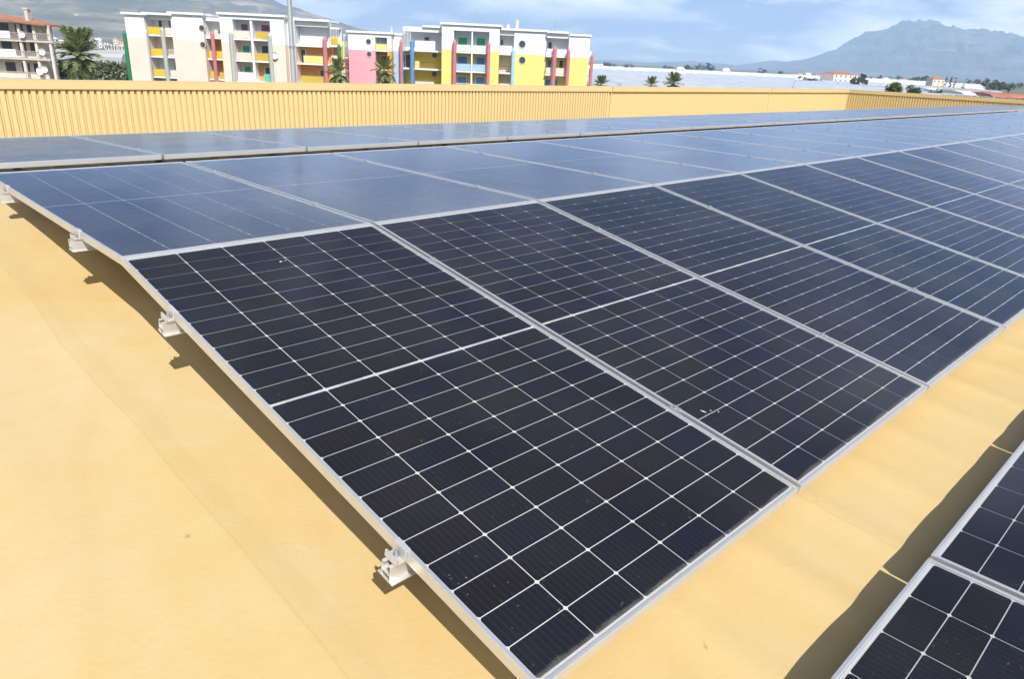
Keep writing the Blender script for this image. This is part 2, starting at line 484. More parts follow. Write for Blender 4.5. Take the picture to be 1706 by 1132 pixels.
M = dict(
    membrane=membrane_mat(), cell=cell_mat(), glass=glass_mat(),
    alu=plain('anodised_aluminium', (0.76, 0.76, 0.76), 0.40, 0.72, 0.05, 9),
    rail=plain('mill_aluminium', (0.78, 0.77, 0.75), 0.38, 0.6, 0.08, 12),
    steel=plain('galvanised_steel', (0.50, 0.51, 0.52), 0.45, 0.7, 0.15, 20),
    sheet=plain('white_backsheet', (0.64, 0.65, 0.66), 0.6, 0, 0.03, 5),
    ribbon=plain('tinned_ribbon', (0.62, 0.63, 0.65), 0.4, 0.4, 0.05, 40),
    wall_y=plain('yellow_sheet_metal', (0.60, 0.475, 0.240), 0.55, 0, 0.09, 1.5, 0.05),
    cap_y=plain('yellow_flashing', (0.60, 0.47, 0.25), 0.5, 0, 0.06, 1.0),
    white=plain('white_render', (0.82, 0.82, 0.83), 0.85, 0, 0.05, 0.6),
    grey_w=plain('pale_grey_render', (0.70, 0.72, 0.76), 0.85, 0, 0.05, 0.6),
    peach=plain('peach_render', (0.78, 0.64, 0.545), 0.85, 0, 0.05, 0.6),
    beige=plain('beige_render', (0.72, 0.63, 0.52), 0.85, 0, 0.08, 0.6),
    yellow=plain('yellow_render', (0.80, 0.68, 0.22), 0.8, 0, 0.05, 0.6),
    ochre=plain('ochre_render', (0.58, 0.42, 0.06), 0.8, 0, 0.06, 0.6),
    bal_y=plain('yellow_balcony_panel', (0.70, 0.48, 0.03), 0.6, 0, 0.08, 1.0),
    orange=plain('orange_render', (0.68, 0.33, 0.10), 0.8, 0, 0.06, 0.6),
    pink=plain('pink_render', (0.78, 0.37, 0.43), 0.8, 0, 0.05, 0.6),
    red=plain('crimson_paint', (0.52, 0.19, 0.22), 0.6, 0, 0.06, 1),
    blue=plain('blue_paint', (0.11, 0.27, 0.50), 0.5, 0, 0.06, 1),
    sky=plain('pale_blue_paint', (0.38, 0.56, 0.74), 0.5, 0, 0.06, 1),
    green=plain('green_paint', (0.06, 0.36, 0.20), 0.5, 0, 0.06, 1),
    dkgreen=plain('deep_green_paint', (0.03, 0.20, 0.09), 0.5, 0, 0.06, 1),
    sage=plain('grey_green_paint', (0.42, 0.46, 0.41), 0.6, 0, 0.06, 1),
    teal=plain('turquoise_cloth', (0.15, 0.52, 0.42), 0.8, 0, 0.1, 2),
    purple=plain('plum_paint', (0.26, 0.10, 0.20), 0.6, 0, 0.06, 1),
    brown=plain('brown_paint', (0.13, 0.08, 0.06), 0.7, 0, 0.1, 2),
    dark=plain('dark_glazing', (0.07, 0.075, 0.08), 0.2, 0, 0.2, 1, 0, 0.5),
    terra=plain('terracotta_tiles', (0.36, 0.17, 0.11), 0.85, 0, 0.2, 2.5),
    conc=plain('weathered_concrete', (0.56, 0.52, 0.47), 0.9, 0, 0.12, 1.2),
    mast=plain('zinc_mast', (0.55, 0.55, 0.55), 0.5, 0.35, 0.08, 0.8),
    trunk=plain('palm_bark', (0.17, 0.12, 0.075), 0.95, 0, 0.25, 5, 0.3),
    bark=plain('grey_bark', (0.12, 0.09, 0.065), 0.95, 0, 0.25, 3),
    plast=plain('greenhouse_film', (0.50, 0.54, 0.60), 0.45, 0, 0.10, 0.05),
    plastw=plain('whitewashed_film', (0.74, 0.74, 0.74), 0.55, 0, 0.06, 0.05),
    plastg=plain('grey_film', (0.42, 0.43, 0.43), 0.55, 0, 0.12, 0.05),
    plastr=plain('red_shed_roof', (0.40, 0.16, 0.12), 0.7, 0, 0.12, 0.2),
    palm=foliage('palm_leaf', (0.13, 0.165, 0.06), (0.33, 0.36, 0.15)),
    palmdry=foliage('dry_palm_leaf', (0.14, 0.10, 0.05), (0.22, 0.17, 0.09)),
    hedge=foliage('hedge_leaf', (0.07, 0.10, 0.04), (0.18, 0.21, 0.10)),
    leaf=foliage('dark_leaf', (0.030, 0.052, 0.020), (0.10, 0.13, 0.055)),
    leafy=foliage('yellow_green_leaf', (0.10, 0.14, 0.04), (0.24, 0.27, 0.09)),
    drop=plain('pale_speck', (0.5, 0.5, 0.46), 0.9),
)


def ground_mat():
    m, nt, N, L = new_mat('fields')
    out = N('ShaderNodeOutputMaterial'); p = N('ShaderNodeBsdfPrincipled')
    p.inputs['Roughness'].default_value = 0.95
    g = N('ShaderNodeNewGeometry')
    v = N('ShaderNodeTexVoronoi'); v.inputs['Scale'].default_value = 0.006
    L(g.outputs['Position'], v.inputs['Vector'])
    r = N('ShaderNodeValToRGB')
    e = r.color_ramp.elements
    e[0].color = (0.10, 0.115, 0.055, 1); e[1].color = (0.24, 0.20, 0.13, 1)
    k = e.new(0.5); k.color = (0.07, 0.09, 0.04, 1)
    sepc = N('ShaderNodeSeparateColor'); L(v.outputs['Color'], sepc.inputs[0])
    L(sepc.outputs[0], r.inputs[0])
    n = N('ShaderNodeTexNoise'); n.inputs['Scale'].default_value = 0.15; n.inputs['Detail'].default_value = 6
    L(g.outputs['Position'], n.inputs['Vector'])
    mx = N('ShaderNodeMix'); mx.data_type = 'RGBA'; mx.inputs[0].default_value = 0.4
    L(r.outputs[0], mx.inputs[6])
    r2 = N('ShaderNodeValToRGB')
    r2.color_ramp.elements[0].color = (0.05, 0.07, 0.03, 1); r2.color_ramp.elements[1].color = (0.25, 0.21, 0.14, 1)
    L(n.outputs['Fac'], r2.inputs[0]); L(r2.outputs[0], mx.inputs[7])
    L(mx.outputs[2], p.inputs['Base Color']); L(p.outputs[0], out.inputs['Surface'])
    return m


def hill_mat(name, c0, c1, c2, sc0, t1, t2):
    m, nt, N, L = new_mat(name)
    out = N('ShaderNodeOutputMaterial'); p = N('ShaderNodeBsdfPrincipled')
    p.inputs['Roughness'].default_value = 0.95
    g = N('ShaderNodeNewGeometry')
    mp = N('ShaderNodeMapping'); mp.inputs['Scale'].default_value = (1, 1, 11.0)
    L(g.outputs['Position'], mp.inputs[0])
    n = N('ShaderNodeTexNoise'); n.inputs['Scale'].default_value = sc0; n.inputs['Detail'].default_value = 7
    n.inputs['Roughness'].default_value = 0.6
    L(mp.outputs[0], n.inputs['Vector'])
    r = N('ShaderNodeValToRGB')
    e = r.color_ramp.elements
    e[0].position = 0.35; e[0].color = (*c0, 1)
    e[1].position = t2; e[1].color = (*c2, 1)
    k = e.new(t1); k.color = (*c1, 1)
    L(n.outputs['Fac'], r.inputs[0])
    L(r.outputs[0], p.inputs['Base Color']); L(p.outputs[0], out.inputs['Surface'])
    return m


# ------------------------------------------------------------------ terrain
GZ = CAM.z - 9.0          # street level


def build_ground():
    mb = MB()
    mb.add([(-10500, -10500, GZ), (10500, -10500, GZ), (10500, 10500, GZ), (-10500, 10500, GZ)], [(0, 1, 2, 3)])
    tag(mb.build('ground', ground_mat()), kind='structure')


def ridge_terrain(name, pts, D0, Dr, D1, mat, nu, nv, rough, seed):
    """hill whose crest runs at forward distance Dr; the slopes reach down to the plain at D0 and D1"""
    me_v, me_f = [], []
    px0, px1 = pts[0][0], pts[-1][0]
    for i in range(nu + 1):
        px = px0 + (px1 - px0) * i / nu
        for k in range(len(pts) - 1):
            if pts[k][0] <= px <= pts[k + 1][0]: break
        t = (px - pts[k][0]) / (pts[k + 1][0] - pts[k][0])
        py = pts[k][1] * (1 - t) + pts[k + 1][1] * t
        s, z = SZ(px, py, Dr)
        h = max(z - GZ, 0)
        for j in range(nv + 1):
            w = j / nv
            D = D0 + (D1 - D0) * w
            if D < Dr:
                prof = (D - D0) / (Dr - D0)
                prof = prof ** 1.25
            else:
                prof = max(0, 1 - (D - Dr) / (D1 - Dr)) ** 1.1
            P = CAM + EF * D + ER * (s * (0.6 + 0.4 * D / Dr))
            q = Vector((P.x, P.y, seed * 1000)) / (Dr * 0.06)
            f = (0.9 - 2.2 * abs(noise.fractal(q, 0.85, 2.1, 6))) if hasattr(noise, 'fractal') else 0
            side = min(1, i / (nu * 0.06), (nu - i) / (nu * 0.06))
            amp = rough * h * (1 - 0.62 * max(0, 1 - abs(D - Dr) / (0.25 * (Dr - D0)))) * min(1, prof * 3)
            zz = GZ - 3 + (h + 3) * prof * side + amp * f
            me_v.append((P.x, P.y, max(zz, GZ - 3)))
    for i in range(nu):
        for j in range(nv):
            a = i * (nv + 1) + j
            me_f.append((a, a + nv + 1, a + nv + 2, a + 1))
    mb = MB(); mb.v = me_v; mb.f = me_f
    o = mb.build(name, mat)
    for p_ in o.data.polygons: p_.use_smooth = True
    if sum(p_.normal.z for p_ in o.data.polygons) < 0: o.data.flip_normals()
    return tag(o, kind='structure')


build_ground()
HILL = ridge_terrain('hill', [(-700, -150), (-300, -110), (0, -70), (200, -46), (350, -22), (440, -2), (520, 24),
                       (570, 40), (640, 60), (730, 92)], 1500, 4000, 5600,
              hill_mat('hillside', (0.10, 0.112, 0.085), (0.16, 0.16, 0.12), (0.40, 0.33, 0.27), 0.0030, 0.50, 0.66),
              220, 60, 0.20, 1)
ridge_terrain('mountain', [(1235, 116), (1300, 105), (1345, 98), (1385, 84), (1412, 71), (1440, 58), (1468, 46),
                           (1495, 41), (1520, 40), (1545, 37), (1558, 40), (1572, 49), (1600, 53), (1625, 51),
                           (1650, 53), (1672, 62), (1700, 64), (1740, 76), (1800, 80), (1900, 100), (2050, 130)],
              5600, 8200, 9800,
              hill_mat('mountainside', (0.06, 0.075, 0.055), (0.11, 0.12, 0.09), (0.26, 0.24, 0.21), 0.0016, 0.5, 0.68),
              300, 60, 0.26, 4)
ridge_terrain('hill', [(940, 104), (1010, 99), (1090, 104), (1150, 101), (1230, 108), (1290, 100), (1350, 106),
                       (1450, 118), (1520, 126)], 7000, 9000, 9900,
              hill_mat('far_hillside', (0.06, 0.075, 0.055), (0.11, 0.12, 0.09), (0.22, 0.2, 0.18), 0.002, 0.5, 0.7),
              80, 20, 0.12, 8)

# ------------------------------------------------------------------ the roof
ROOF_X0, ROOF_X1, ROOF_Y0, ROOF_Y1 = -13.0, 33.5, -9.0, 11.0


def roof_z(x, y):
    lin = -0.340 + 0.0945 * y
    cap = -0.112 - 0.095 * max(0.0, y - 2.5)
    k = 0.05
    d = (lin - cap) / k
    z = cap - k * math.log1p(math.exp(-d)) if d > -30 else lin
    return z


def roof_relief(x, y):
    ph = (x - 0.19) / 0.3847
    c = 0.5 + 0.5 * math.cos(2 * math.pi * ph)
    n = noise.noise(Vector((math.floor(ph + 0.5) * 1.7, y * 0.35, 2.0)))
    rib = (0.010 + 0.008 * n) * c ** 3
    if x < 0.25: rib *= 0.6
    return rib + 0.009 * noise.noise(Vector((x * 1.6, y * 1.1, 0))) + 0.0025 * noise.noise(Vector((x * 5, y * 4, 7)))


def build_roof():
    xs = []
    x = ROOF_X0
    while x < ROOF_X1 - 1e-6:
        xs.append(x)
        x += 0.035 if -2.2 < x < 7 else (0.06 if 7 <= x < 14 else 0.12)
    xs.append(ROOF_X1)
    ys = []
    y = ROOF_Y0
    while y < ROOF_Y1 - 1e-6:
        ys.append(y)
        y += 0.11 if -4 < y < 3 else 0.4
    ys.append(ROOF_Y1)
    v = [(x, y, roof_z(x, y) + roof_relief(x, y)) for x in xs for y in ys]
    ny = len(ys)
    f = [(i * ny + j, (i + 1) * ny + j, (i + 1) * ny + j + 1, i * ny + j + 1)
         for i in range(len(xs) - 1) for j in range(ny - 1)]
    me = bpy.data.meshes.new('roof'); me.from_pydata(v, [], f)
    me.materials.append(M['membrane'])
    for p_ in me.polygons: p_.use_smooth = True
    o = inst('roof', me)
    tag(o, kind='structure')
    # body of the industrial hall below, so the roof is not a floating sheet
    body = MB().box(ROOF_X0, ROOF_X1 + 0.1, ROOF_Y0, ROOF_Y1 + 0.1, GZ, -1.45)
    tag(body.build('hall_walls', M['beige']), kind='structure')


build_roof()

# ------------------------------------------------------------------ parapet with ribbed cladding
PITCH, WTOP, WBOT = 0.105, 0.112, -1.05


def rib_mesh():
    h0, h1 = WBOT, WTOP - 0.135
    prof = [(0.0, 0.0), (0.005, -0.036), (0.067, -0.036), (0.072, 0.0)]     # x, y
    vs = [(x, y, h0) for x, y in prof] + [(x, y, h1) for x, y in prof]
    fs = [(0, 1, 5, 4), (1, 2, 6, 5), (2, 3, 7, 6), (3, 0, 4, 7), (4, 5, 6, 7), (3, 2, 1, 0)]
    return MB().add(vs, fs).mesh('rib', M['wall_y'])


RIB = rib_mesh()


def parapet(label, x0, x1, loc, rotz, gap=0.012, corner=False, depth=1.0):
    """local x runs along the wall, local -y faces the panels"""
    t = thing('parapet_wall', label, 'parapet', loc, (0, 0, rotz), 'yellow parapet sections round the roof')
    box('cladding_sheet', M['wall_y'], t, x0 + gap, x1 - gap, 0.0, 0.05, WBOT, WTOP - 0.003)
    if corner:
        box('corner_post', M['cap_y'], t, x1 - 0.011, 7.148, -0.034, 0.05, WBOT, WTOP - 0.004)
    else:
        box('joint_strip', M['cap_y'], t, x1 - 0.06, x1 + 0.06, 0.051, 0.056, WBOT, WTOP - 0.004)
    cap = MB()
    cap.box(x0 + gap, x1 - gap, -0.065, 0.16, WTOP, WTOP + 0.012)
    cap.box(x0 + gap, x1 - gap, -0.065, -0.057, WTOP - 0.125, WTOP - 0.001)
    cap.box(x0 + gap, x1 - gap, 0.152, 0.160, WTOP - 0.10, WTOP - 0.001)
    cap.build('cap_flashing', M['cap_y'], t)
    n = int((x1 - x0 - 2 * gap) / PITCH)
    for i in range(n):
        inst('rib', RIB, t, (x0 + gap + 0.015 + i * PITCH, -0.0005, 0)).scale.y = depth
    return t


WY = 11.0
parapet('long yellow ribbed parapet section in front of the coloured apartment blocks', 0, 18.9, (-2.1, WY, 0), 0)
parapet('middle yellow ribbed parapet section between the two dark vertical joints', 0, 9.5, (16.8, WY, 0), 0, depth=0.3)
parapet('last yellow ribbed parapet section ending at the far corner of the roof', 0, 7.08, (26.3, WY, 0), 0, 0.012, True, 0.2)
parapet('deeply shadowed ribbed parapet running along the far end of the roof', 0, 16.0, (33.45, WY + 0.05, 0), -math.pi / 2)

# ------------------------------------------------------------------ solar panels
PW, PL, PITCHX = 1.134, 2.278, 1.154
FH = 0.035
CW, CH = 0.1814, 0.0902
XC = [0.01475 + CW / 2 + k * 0.1845 for k in range(6)]
YC = [0.0198 + CH / 2 + k * 0.0930 for k in range(12)]
YC += [PL - y for y in reversed(YC)]


def octa(cw, ch, c):
    a, b = cw / 2, ch / 2
    return [(-a + c, -b), (a - c, -b), (a, -b + c), (a, b - c), (a - c, b), (-a + c, b), (-a, b - c), (-a, -b + c)]


def panel_meshes():
    fr = MB()
    w = 0.0105
    fr.box(0, PW, 0, w, 0, FH).box(0, PW, PL - w, PL, 0, FH)
    fr.box(0, w, w, PL - w, 0, FH - 0.0004).box(PW - w, PW, w, PL - w, 0, FH - 0.0004)
    bm = bmesh.new()
    frame = fr.mesh('frame', M['alu'])
    bm.from_mesh(frame)
    bmesh.ops.bevel(bm, geom=[e for e in bm.edges if e.calc_face_angle(0) > 1], offset=0.0012, segments=1, affect='EDGES')
    bm.to_mesh(frame); bm.free()
    sheet = MB().box(w + .0005, PW - w - .0005, w + .0005, PL - w - .0005, 0.022, 0.0285).mesh('backsheet', M['sheet'])
    glass = MB().add([(w, w, 0.0325), (PW - w, w, 0.0325), (PW - w, PL - w, 0.0325), (w, PL - w, 0.0325)],
                     [(0, 1, 2, 3)]).mesh('glass', M['glass'])
    o8 = octa(CW, CH, 0.0050)
    vs = [(x, y, 0.0) for x, y in o8] + [(x, y, 0.0008) for x, y in o8]
    cell = MB().add(vs, [tuple(range(8, 16))] + [(i, (i + 1) % 8, 8 + (i + 1) % 8, 8 + i) for i in range(8)]).mesh('cell', M['cell'])
    grid = MB()
    for x in XC:
        for y in YC:
            grid.add([(x + a, y + b, 0.0296) for a, b in o8], [tuple(range(8))])
    cells = grid.mesh('cell', M['cell'])
    rb = MB()
    my = PL / 2
    rb.box(0.016, PW - 0.016, my - 0.0012, my + 0.0012, 0.0286, 0.0292)
    for x in XC:
        rb.box(x - 0.045, x + 0.045, my - 0.0045, my - 0.0030, 0.0286, 0.0292)
        rb.box(x - 0.045, x + 0.045, my + 0.0030, my + 0.0045, 0.0286, 0.0292)
    ribbon = rb.mesh('ribbon', M['ribbon'])
    return frame, sheet, glass, cell, cells, ribbon


FRAME, SHEET, GLASS, CELL, CELLS, RIBBON = panel_meshes()


def make_panel(label, group, loc, rot, detailed):
    t = thing('solar_panel', label, 'solar panel', loc, rot, group)
    inst('frame', FRAME, t); inst('backsheet', SHEET, t); inst('glass', GLASS, t); inst('ribbon', RIBBON, t)
    if detailed:
        for x in XC:
            for y in YC:
                inst('cell', CELL, t, (x, y, 0.0289))
    else:
        tag(inst('cell', CELLS, t), kind='stuff')
    return t


ORD = ['first', 'second', 'third', 'fourth', 'fifth', 'sixth', 'seventh', 'eighth', 'ninth', 'tenth', 'eleventh',
       'twelfth', 'thirteenth', 'fourteenth', 'fifteenth', 'sixteenth', 'seventeenth', 'eighteenth', 'nineteenth',
       'twentieth', 'twenty-first', 'twenty-second', 'twenty-third', 'twenty-fourth', 'twenty-fifth',
       'twenty-sixth', 'twenty-seventh', 'twenty-eighth']

TN = R(10.04)      # front row leans back ten degrees, the others lie almost flat
TF = R(0.23)
TZ = R(-2.28)


class Row:
    """a row of panels with its two mounting rails; y0,z0 is the top of the lower long edge"""

    def __init__(s, y0, z0, tilt, n, rails):
        s.t, s.n, s.rails = tilt, n, rails
        nrm = Vector((0, -math.sin(tilt), math.cos(tilt)))
        s.o = Vector((0, y0, z0)) - nrm * FH
        s.nrm = nrm
        s.up = Vector((0, math.cos(tilt), math.sin(tilt)))

    def place(s, i):
        return (i * PITCHX + 0.010, s.o.y, s.o.z), (s.t, 0, 0)


ROW_N = Row(-(PL + .002) * math.cos(TN), -(PL + .002) * math.sin(TN), TN, 15, (0.47, PL - 0.47))
ROW_F = Row(0.004, 0.0015, TF, 25, (0.53, PL - 0.50))
ROW_Z = Row(2.654, 0.014, TZ, 28, (0.50, PL - 0.50))
ROW_B = Row(-2.620 - PL, -0.435 + PL * math.sin(R(0.07)), R(-0.07), 5, (0.50, PL - 0.60))

n_lab = ['big dark panel at the near corner of the tilted row, closest to the camera',
         'dark tilted panel with a bird dropping beside its left joint, next to the corner panel']
for i in range(ROW_N.n):
    lab = n_lab[i] if i < 2 else f'dark tilted panel, {ORD[i]} from the near end of the tilted row'
    make_panel(lab, 'tilted dark panels of the front row', *ROW_N.place(i), i < 7)
for i in range(ROW_F.n):
    lab = ('pale mirror-like flat panel at the left end, behind the ridge of the dark corner panel' if i == 0 else
           f'flat sky-mirroring panel behind the tilted row, {ORD[i]} from its left end')
    make_panel(lab, 'flat panels behind the tilted row', *ROW_F.place(i), i < 3)
for i in range(ROW_Z.n):
    lab = f'pale grey flat panel below the yellow parapet, {ORD[i]} from the left end of its row'
    make_panel(lab, 'flat panels of the row along the parapet', *ROW_Z.place(i), False)
b_lab = ['navy flat panel left of the lower right joint, bottom edge of the photo',
         'navy flat panel in the lower right corner, beyond the joint']
for i in range(ROW_B.n):
    lab = b_lab[i] if i < 2 else f'navy flat panel of the near row at the lower right, {ORD[i]} from its left end'
    make_panel(lab, 'flat panels of the near row at the lower right', *ROW_B.place(i), i < 3)


# ------------------------------------------------------------------ rails, clamps, feet
def clamp_meshes():
    # mid clamp: a plate pressing on two frames with its bolt head
    md = MB().box(-0.0145, 0.0145, -0.016, 0.016, FH + 0.0002, FH + 0.0045)
    md.box(-0.0075, 0.0075, -0.022, 0.022, 0.0005, FH + 0.0002)
    md.tube((0, 0, FH + 0.0045), (0, 0, FH + 0.0115), 0.0075, None, 6)
    mid = md.mesh('mid_clamp', M['steel'])
    # end clamp: Z bracket gripping the outer frame edge, local x = 0 at the frame's side face
    prof = [(-0.029, 0.001), (-0.029, 0.020), (-0.024, 0.020), (-0.024, 0.006), (-0.0065, 0.006), (-0.0065, FH + 0.0042),
            (0.009, FH + 0.0042), (0.009, FH + 0.0004), (-0.0008, FH + 0.0004), (-0.0008, 0.001)]
    e = MB()
    n = len(prof)
    vs = [(x, -0.024, z) for x, z in prof] + [(x, 0.024, z) for x, z in prof]
    fs = [(i, (i + 1) % n, n + (i + 1) % n, n + i) for i in range(n)]
    fs += [tuple(range(n - 1, -1, -1)), tuple(range(n, 2 * n))]
    end = e.add(vs, fs).mesh('end_clamp', M['rail'])
    b = MB().tube((-0.0155, 0, 0.007), (-0.0155, 0, 0.017), 0.0075, None, 6).tube((-0.0155, 0, 0.0172), (-0.0155, 0, 0.030), 0.004, None, 8)
    bolt = b.mesh('bolt', M['steel'])
    return mid, end, bolt


MID, END, BOLT = clamp_meshes()
RAIL_H = 0.050


def make_rail(row, ypos, label):
    p = row.o + row.up * ypos
    L_ = row.n * PITCHX
    t = thing('mounting_rail', label, 'mounting rail', p, (row.t, 0, 0), 'aluminium mounting rails under the panels')
    x0 = -0.030
    w, h, k = 0.018, RAIL_H, 0.003
    mb = MB()
    mb.box(x0, L_ + 0.06, -w, w, -h, -h + k)
    mb.box(x0, L_ + 0.06, -w, -w + k, -h + k, -0.001)
    mb.box(x0, L_ + 0.06, w - k, w, -h + k, -0.001)
    mb.box(x0, L_ + 0.06, -w + k, -0.008, -k - 0.001, -0.001)
    mb.box(x0, L_ + 0.06, 0.008, w - k, -k - 0.001, -0.001)
    mb.box(x0, L_ + 0.06, -w + k, w - k, -h * 0.62, -h * 0.62 + 0.003)
    mb.box(x0, L_ + 0.06, w, w + 0.012, -h, -h + k)
    mb.box(x0, L_ + 0.06, -w - 0.012, -w, -h, -h + k)
    mb.build('rail_profile', M['rail'], t)
    e = inst('end_clamp', END, t, (0.010, 0, 0))
    inst('bolt', BOLT, e)
    for i in range(1, row.n):
        inst('mid_clamp', MID, t, (i * PITCHX, 0, 0))
    # feet reaching down to the membrane
    base = p - row.nrm * RAIL_H
    drop = base.z - (roof_z(0, base.y) - 0.01)
    ft = MB().box(-0.03, 0.03, -0.026, 0.026, -RAIL_H - drop, -RAIL_H - 0.0005)
    ft.box(-0.055, 0.055, -0.05, 0.05, -RAIL_H - drop, -RAIL_H - drop + 0.022)
    fm = ft.mesh('support_foot', M['steel'])
    for i in range(row.n):
        inst('support_foot', fm, t, (i * PITCHX + 0.58, 0, 0))
    return t


make_rail(ROW_N, ROW_N.rails[0], 'bright rail end with clamp low on the left edge of the dark corner panel')
make_rail(ROW_N, ROW_N.rails[1], 'bright rail end with clamp under the upper left edge of the dark corner panel')
make_rail(ROW_F, ROW_F.rails[0], 'rail end with tall clamp under the left edge of the pale flat panel')
make_rail(ROW_F, ROW_F.rails[1], 'rail end at the left picture border under the pale flat panel')
make_rail(ROW_Z, ROW_Z.rails[0], 'hidden front rail carrying the panel row along the yellow parapet')
make_rail(ROW_Z, ROW_Z.rails[1], 'hidden rear rail carrying the panel row along the yellow parapet')
make_rail(ROW_B, ROW_B.rails[1], 'rail under the far side of the navy panel row at the lower right')
make_rail(ROW_B, ROW_B.rails[0], 'rail under the near side of the navy panel row at the lower right')


def splat(px, py, row, parts, label):
    """little flat pale specks on the glass of a row"""
    r = ray(px, py)
    n = row.nrm
    p0 = row.o + n * 0.0331
    k = (p0 - CAM).dot(n) / r.dot(n)
    P = CAM + r * k
    mb = MB()
    for dx, dy, a, b, rot in parts:
        ring = []
        for i in range(9):
            t = 2 * math.pi * i / 9
            rr = random.uniform(0.75, 1.2)
            x, y = a * rr * math.cos(t), b * rr * math.sin(t)
            ring.append((dx + x * math.cos(rot) - y * math.sin(rot), dy + x * math.sin(rot) + y * math.cos(rot), 0))
        mb.add(ring + [(dx, dy, 0.0018)], [(i, (i + 1) % 9, 9) for i in range(9)])
    o = mb.build('glass_speck', M['drop'])
    o.location = P
    o.rotation_euler = (row.t, 0, 0)
    return tag(o, label, 'bird dropping')


splat(1172, 686, ROW_N, [(0, 0, 0.004, 0.013, 0.3), (0.03, -0.01, 0.003, 0.003, 0), (0.05, -0.03, 0.004, 0.003, 0.5)],
      'white bird dropping on the dark panel just right of the long joint')
splat(468, 436, ROW_N, [(0, 0, 0.007, 0.006, 0.2), (0.022, 0.004, 0.004, 0.003, 0)],
      'two small pale specks high on the dark corner panel')  # a pair of flat pale specks lying on the glass

# ------------------------------------------------------------------ apartment blocks
HOLDERS = {}


def building(name, label, px, D, group=None):
    s, _ = SZ(px, 80, D)
    P = CAM + EF * D + ER * s
    t = thing(name, label, 'building', (P.x, P.y, GZ), (0, 0, YAW), group)
    HOLDERS[t.name] = (s, D)
    return t


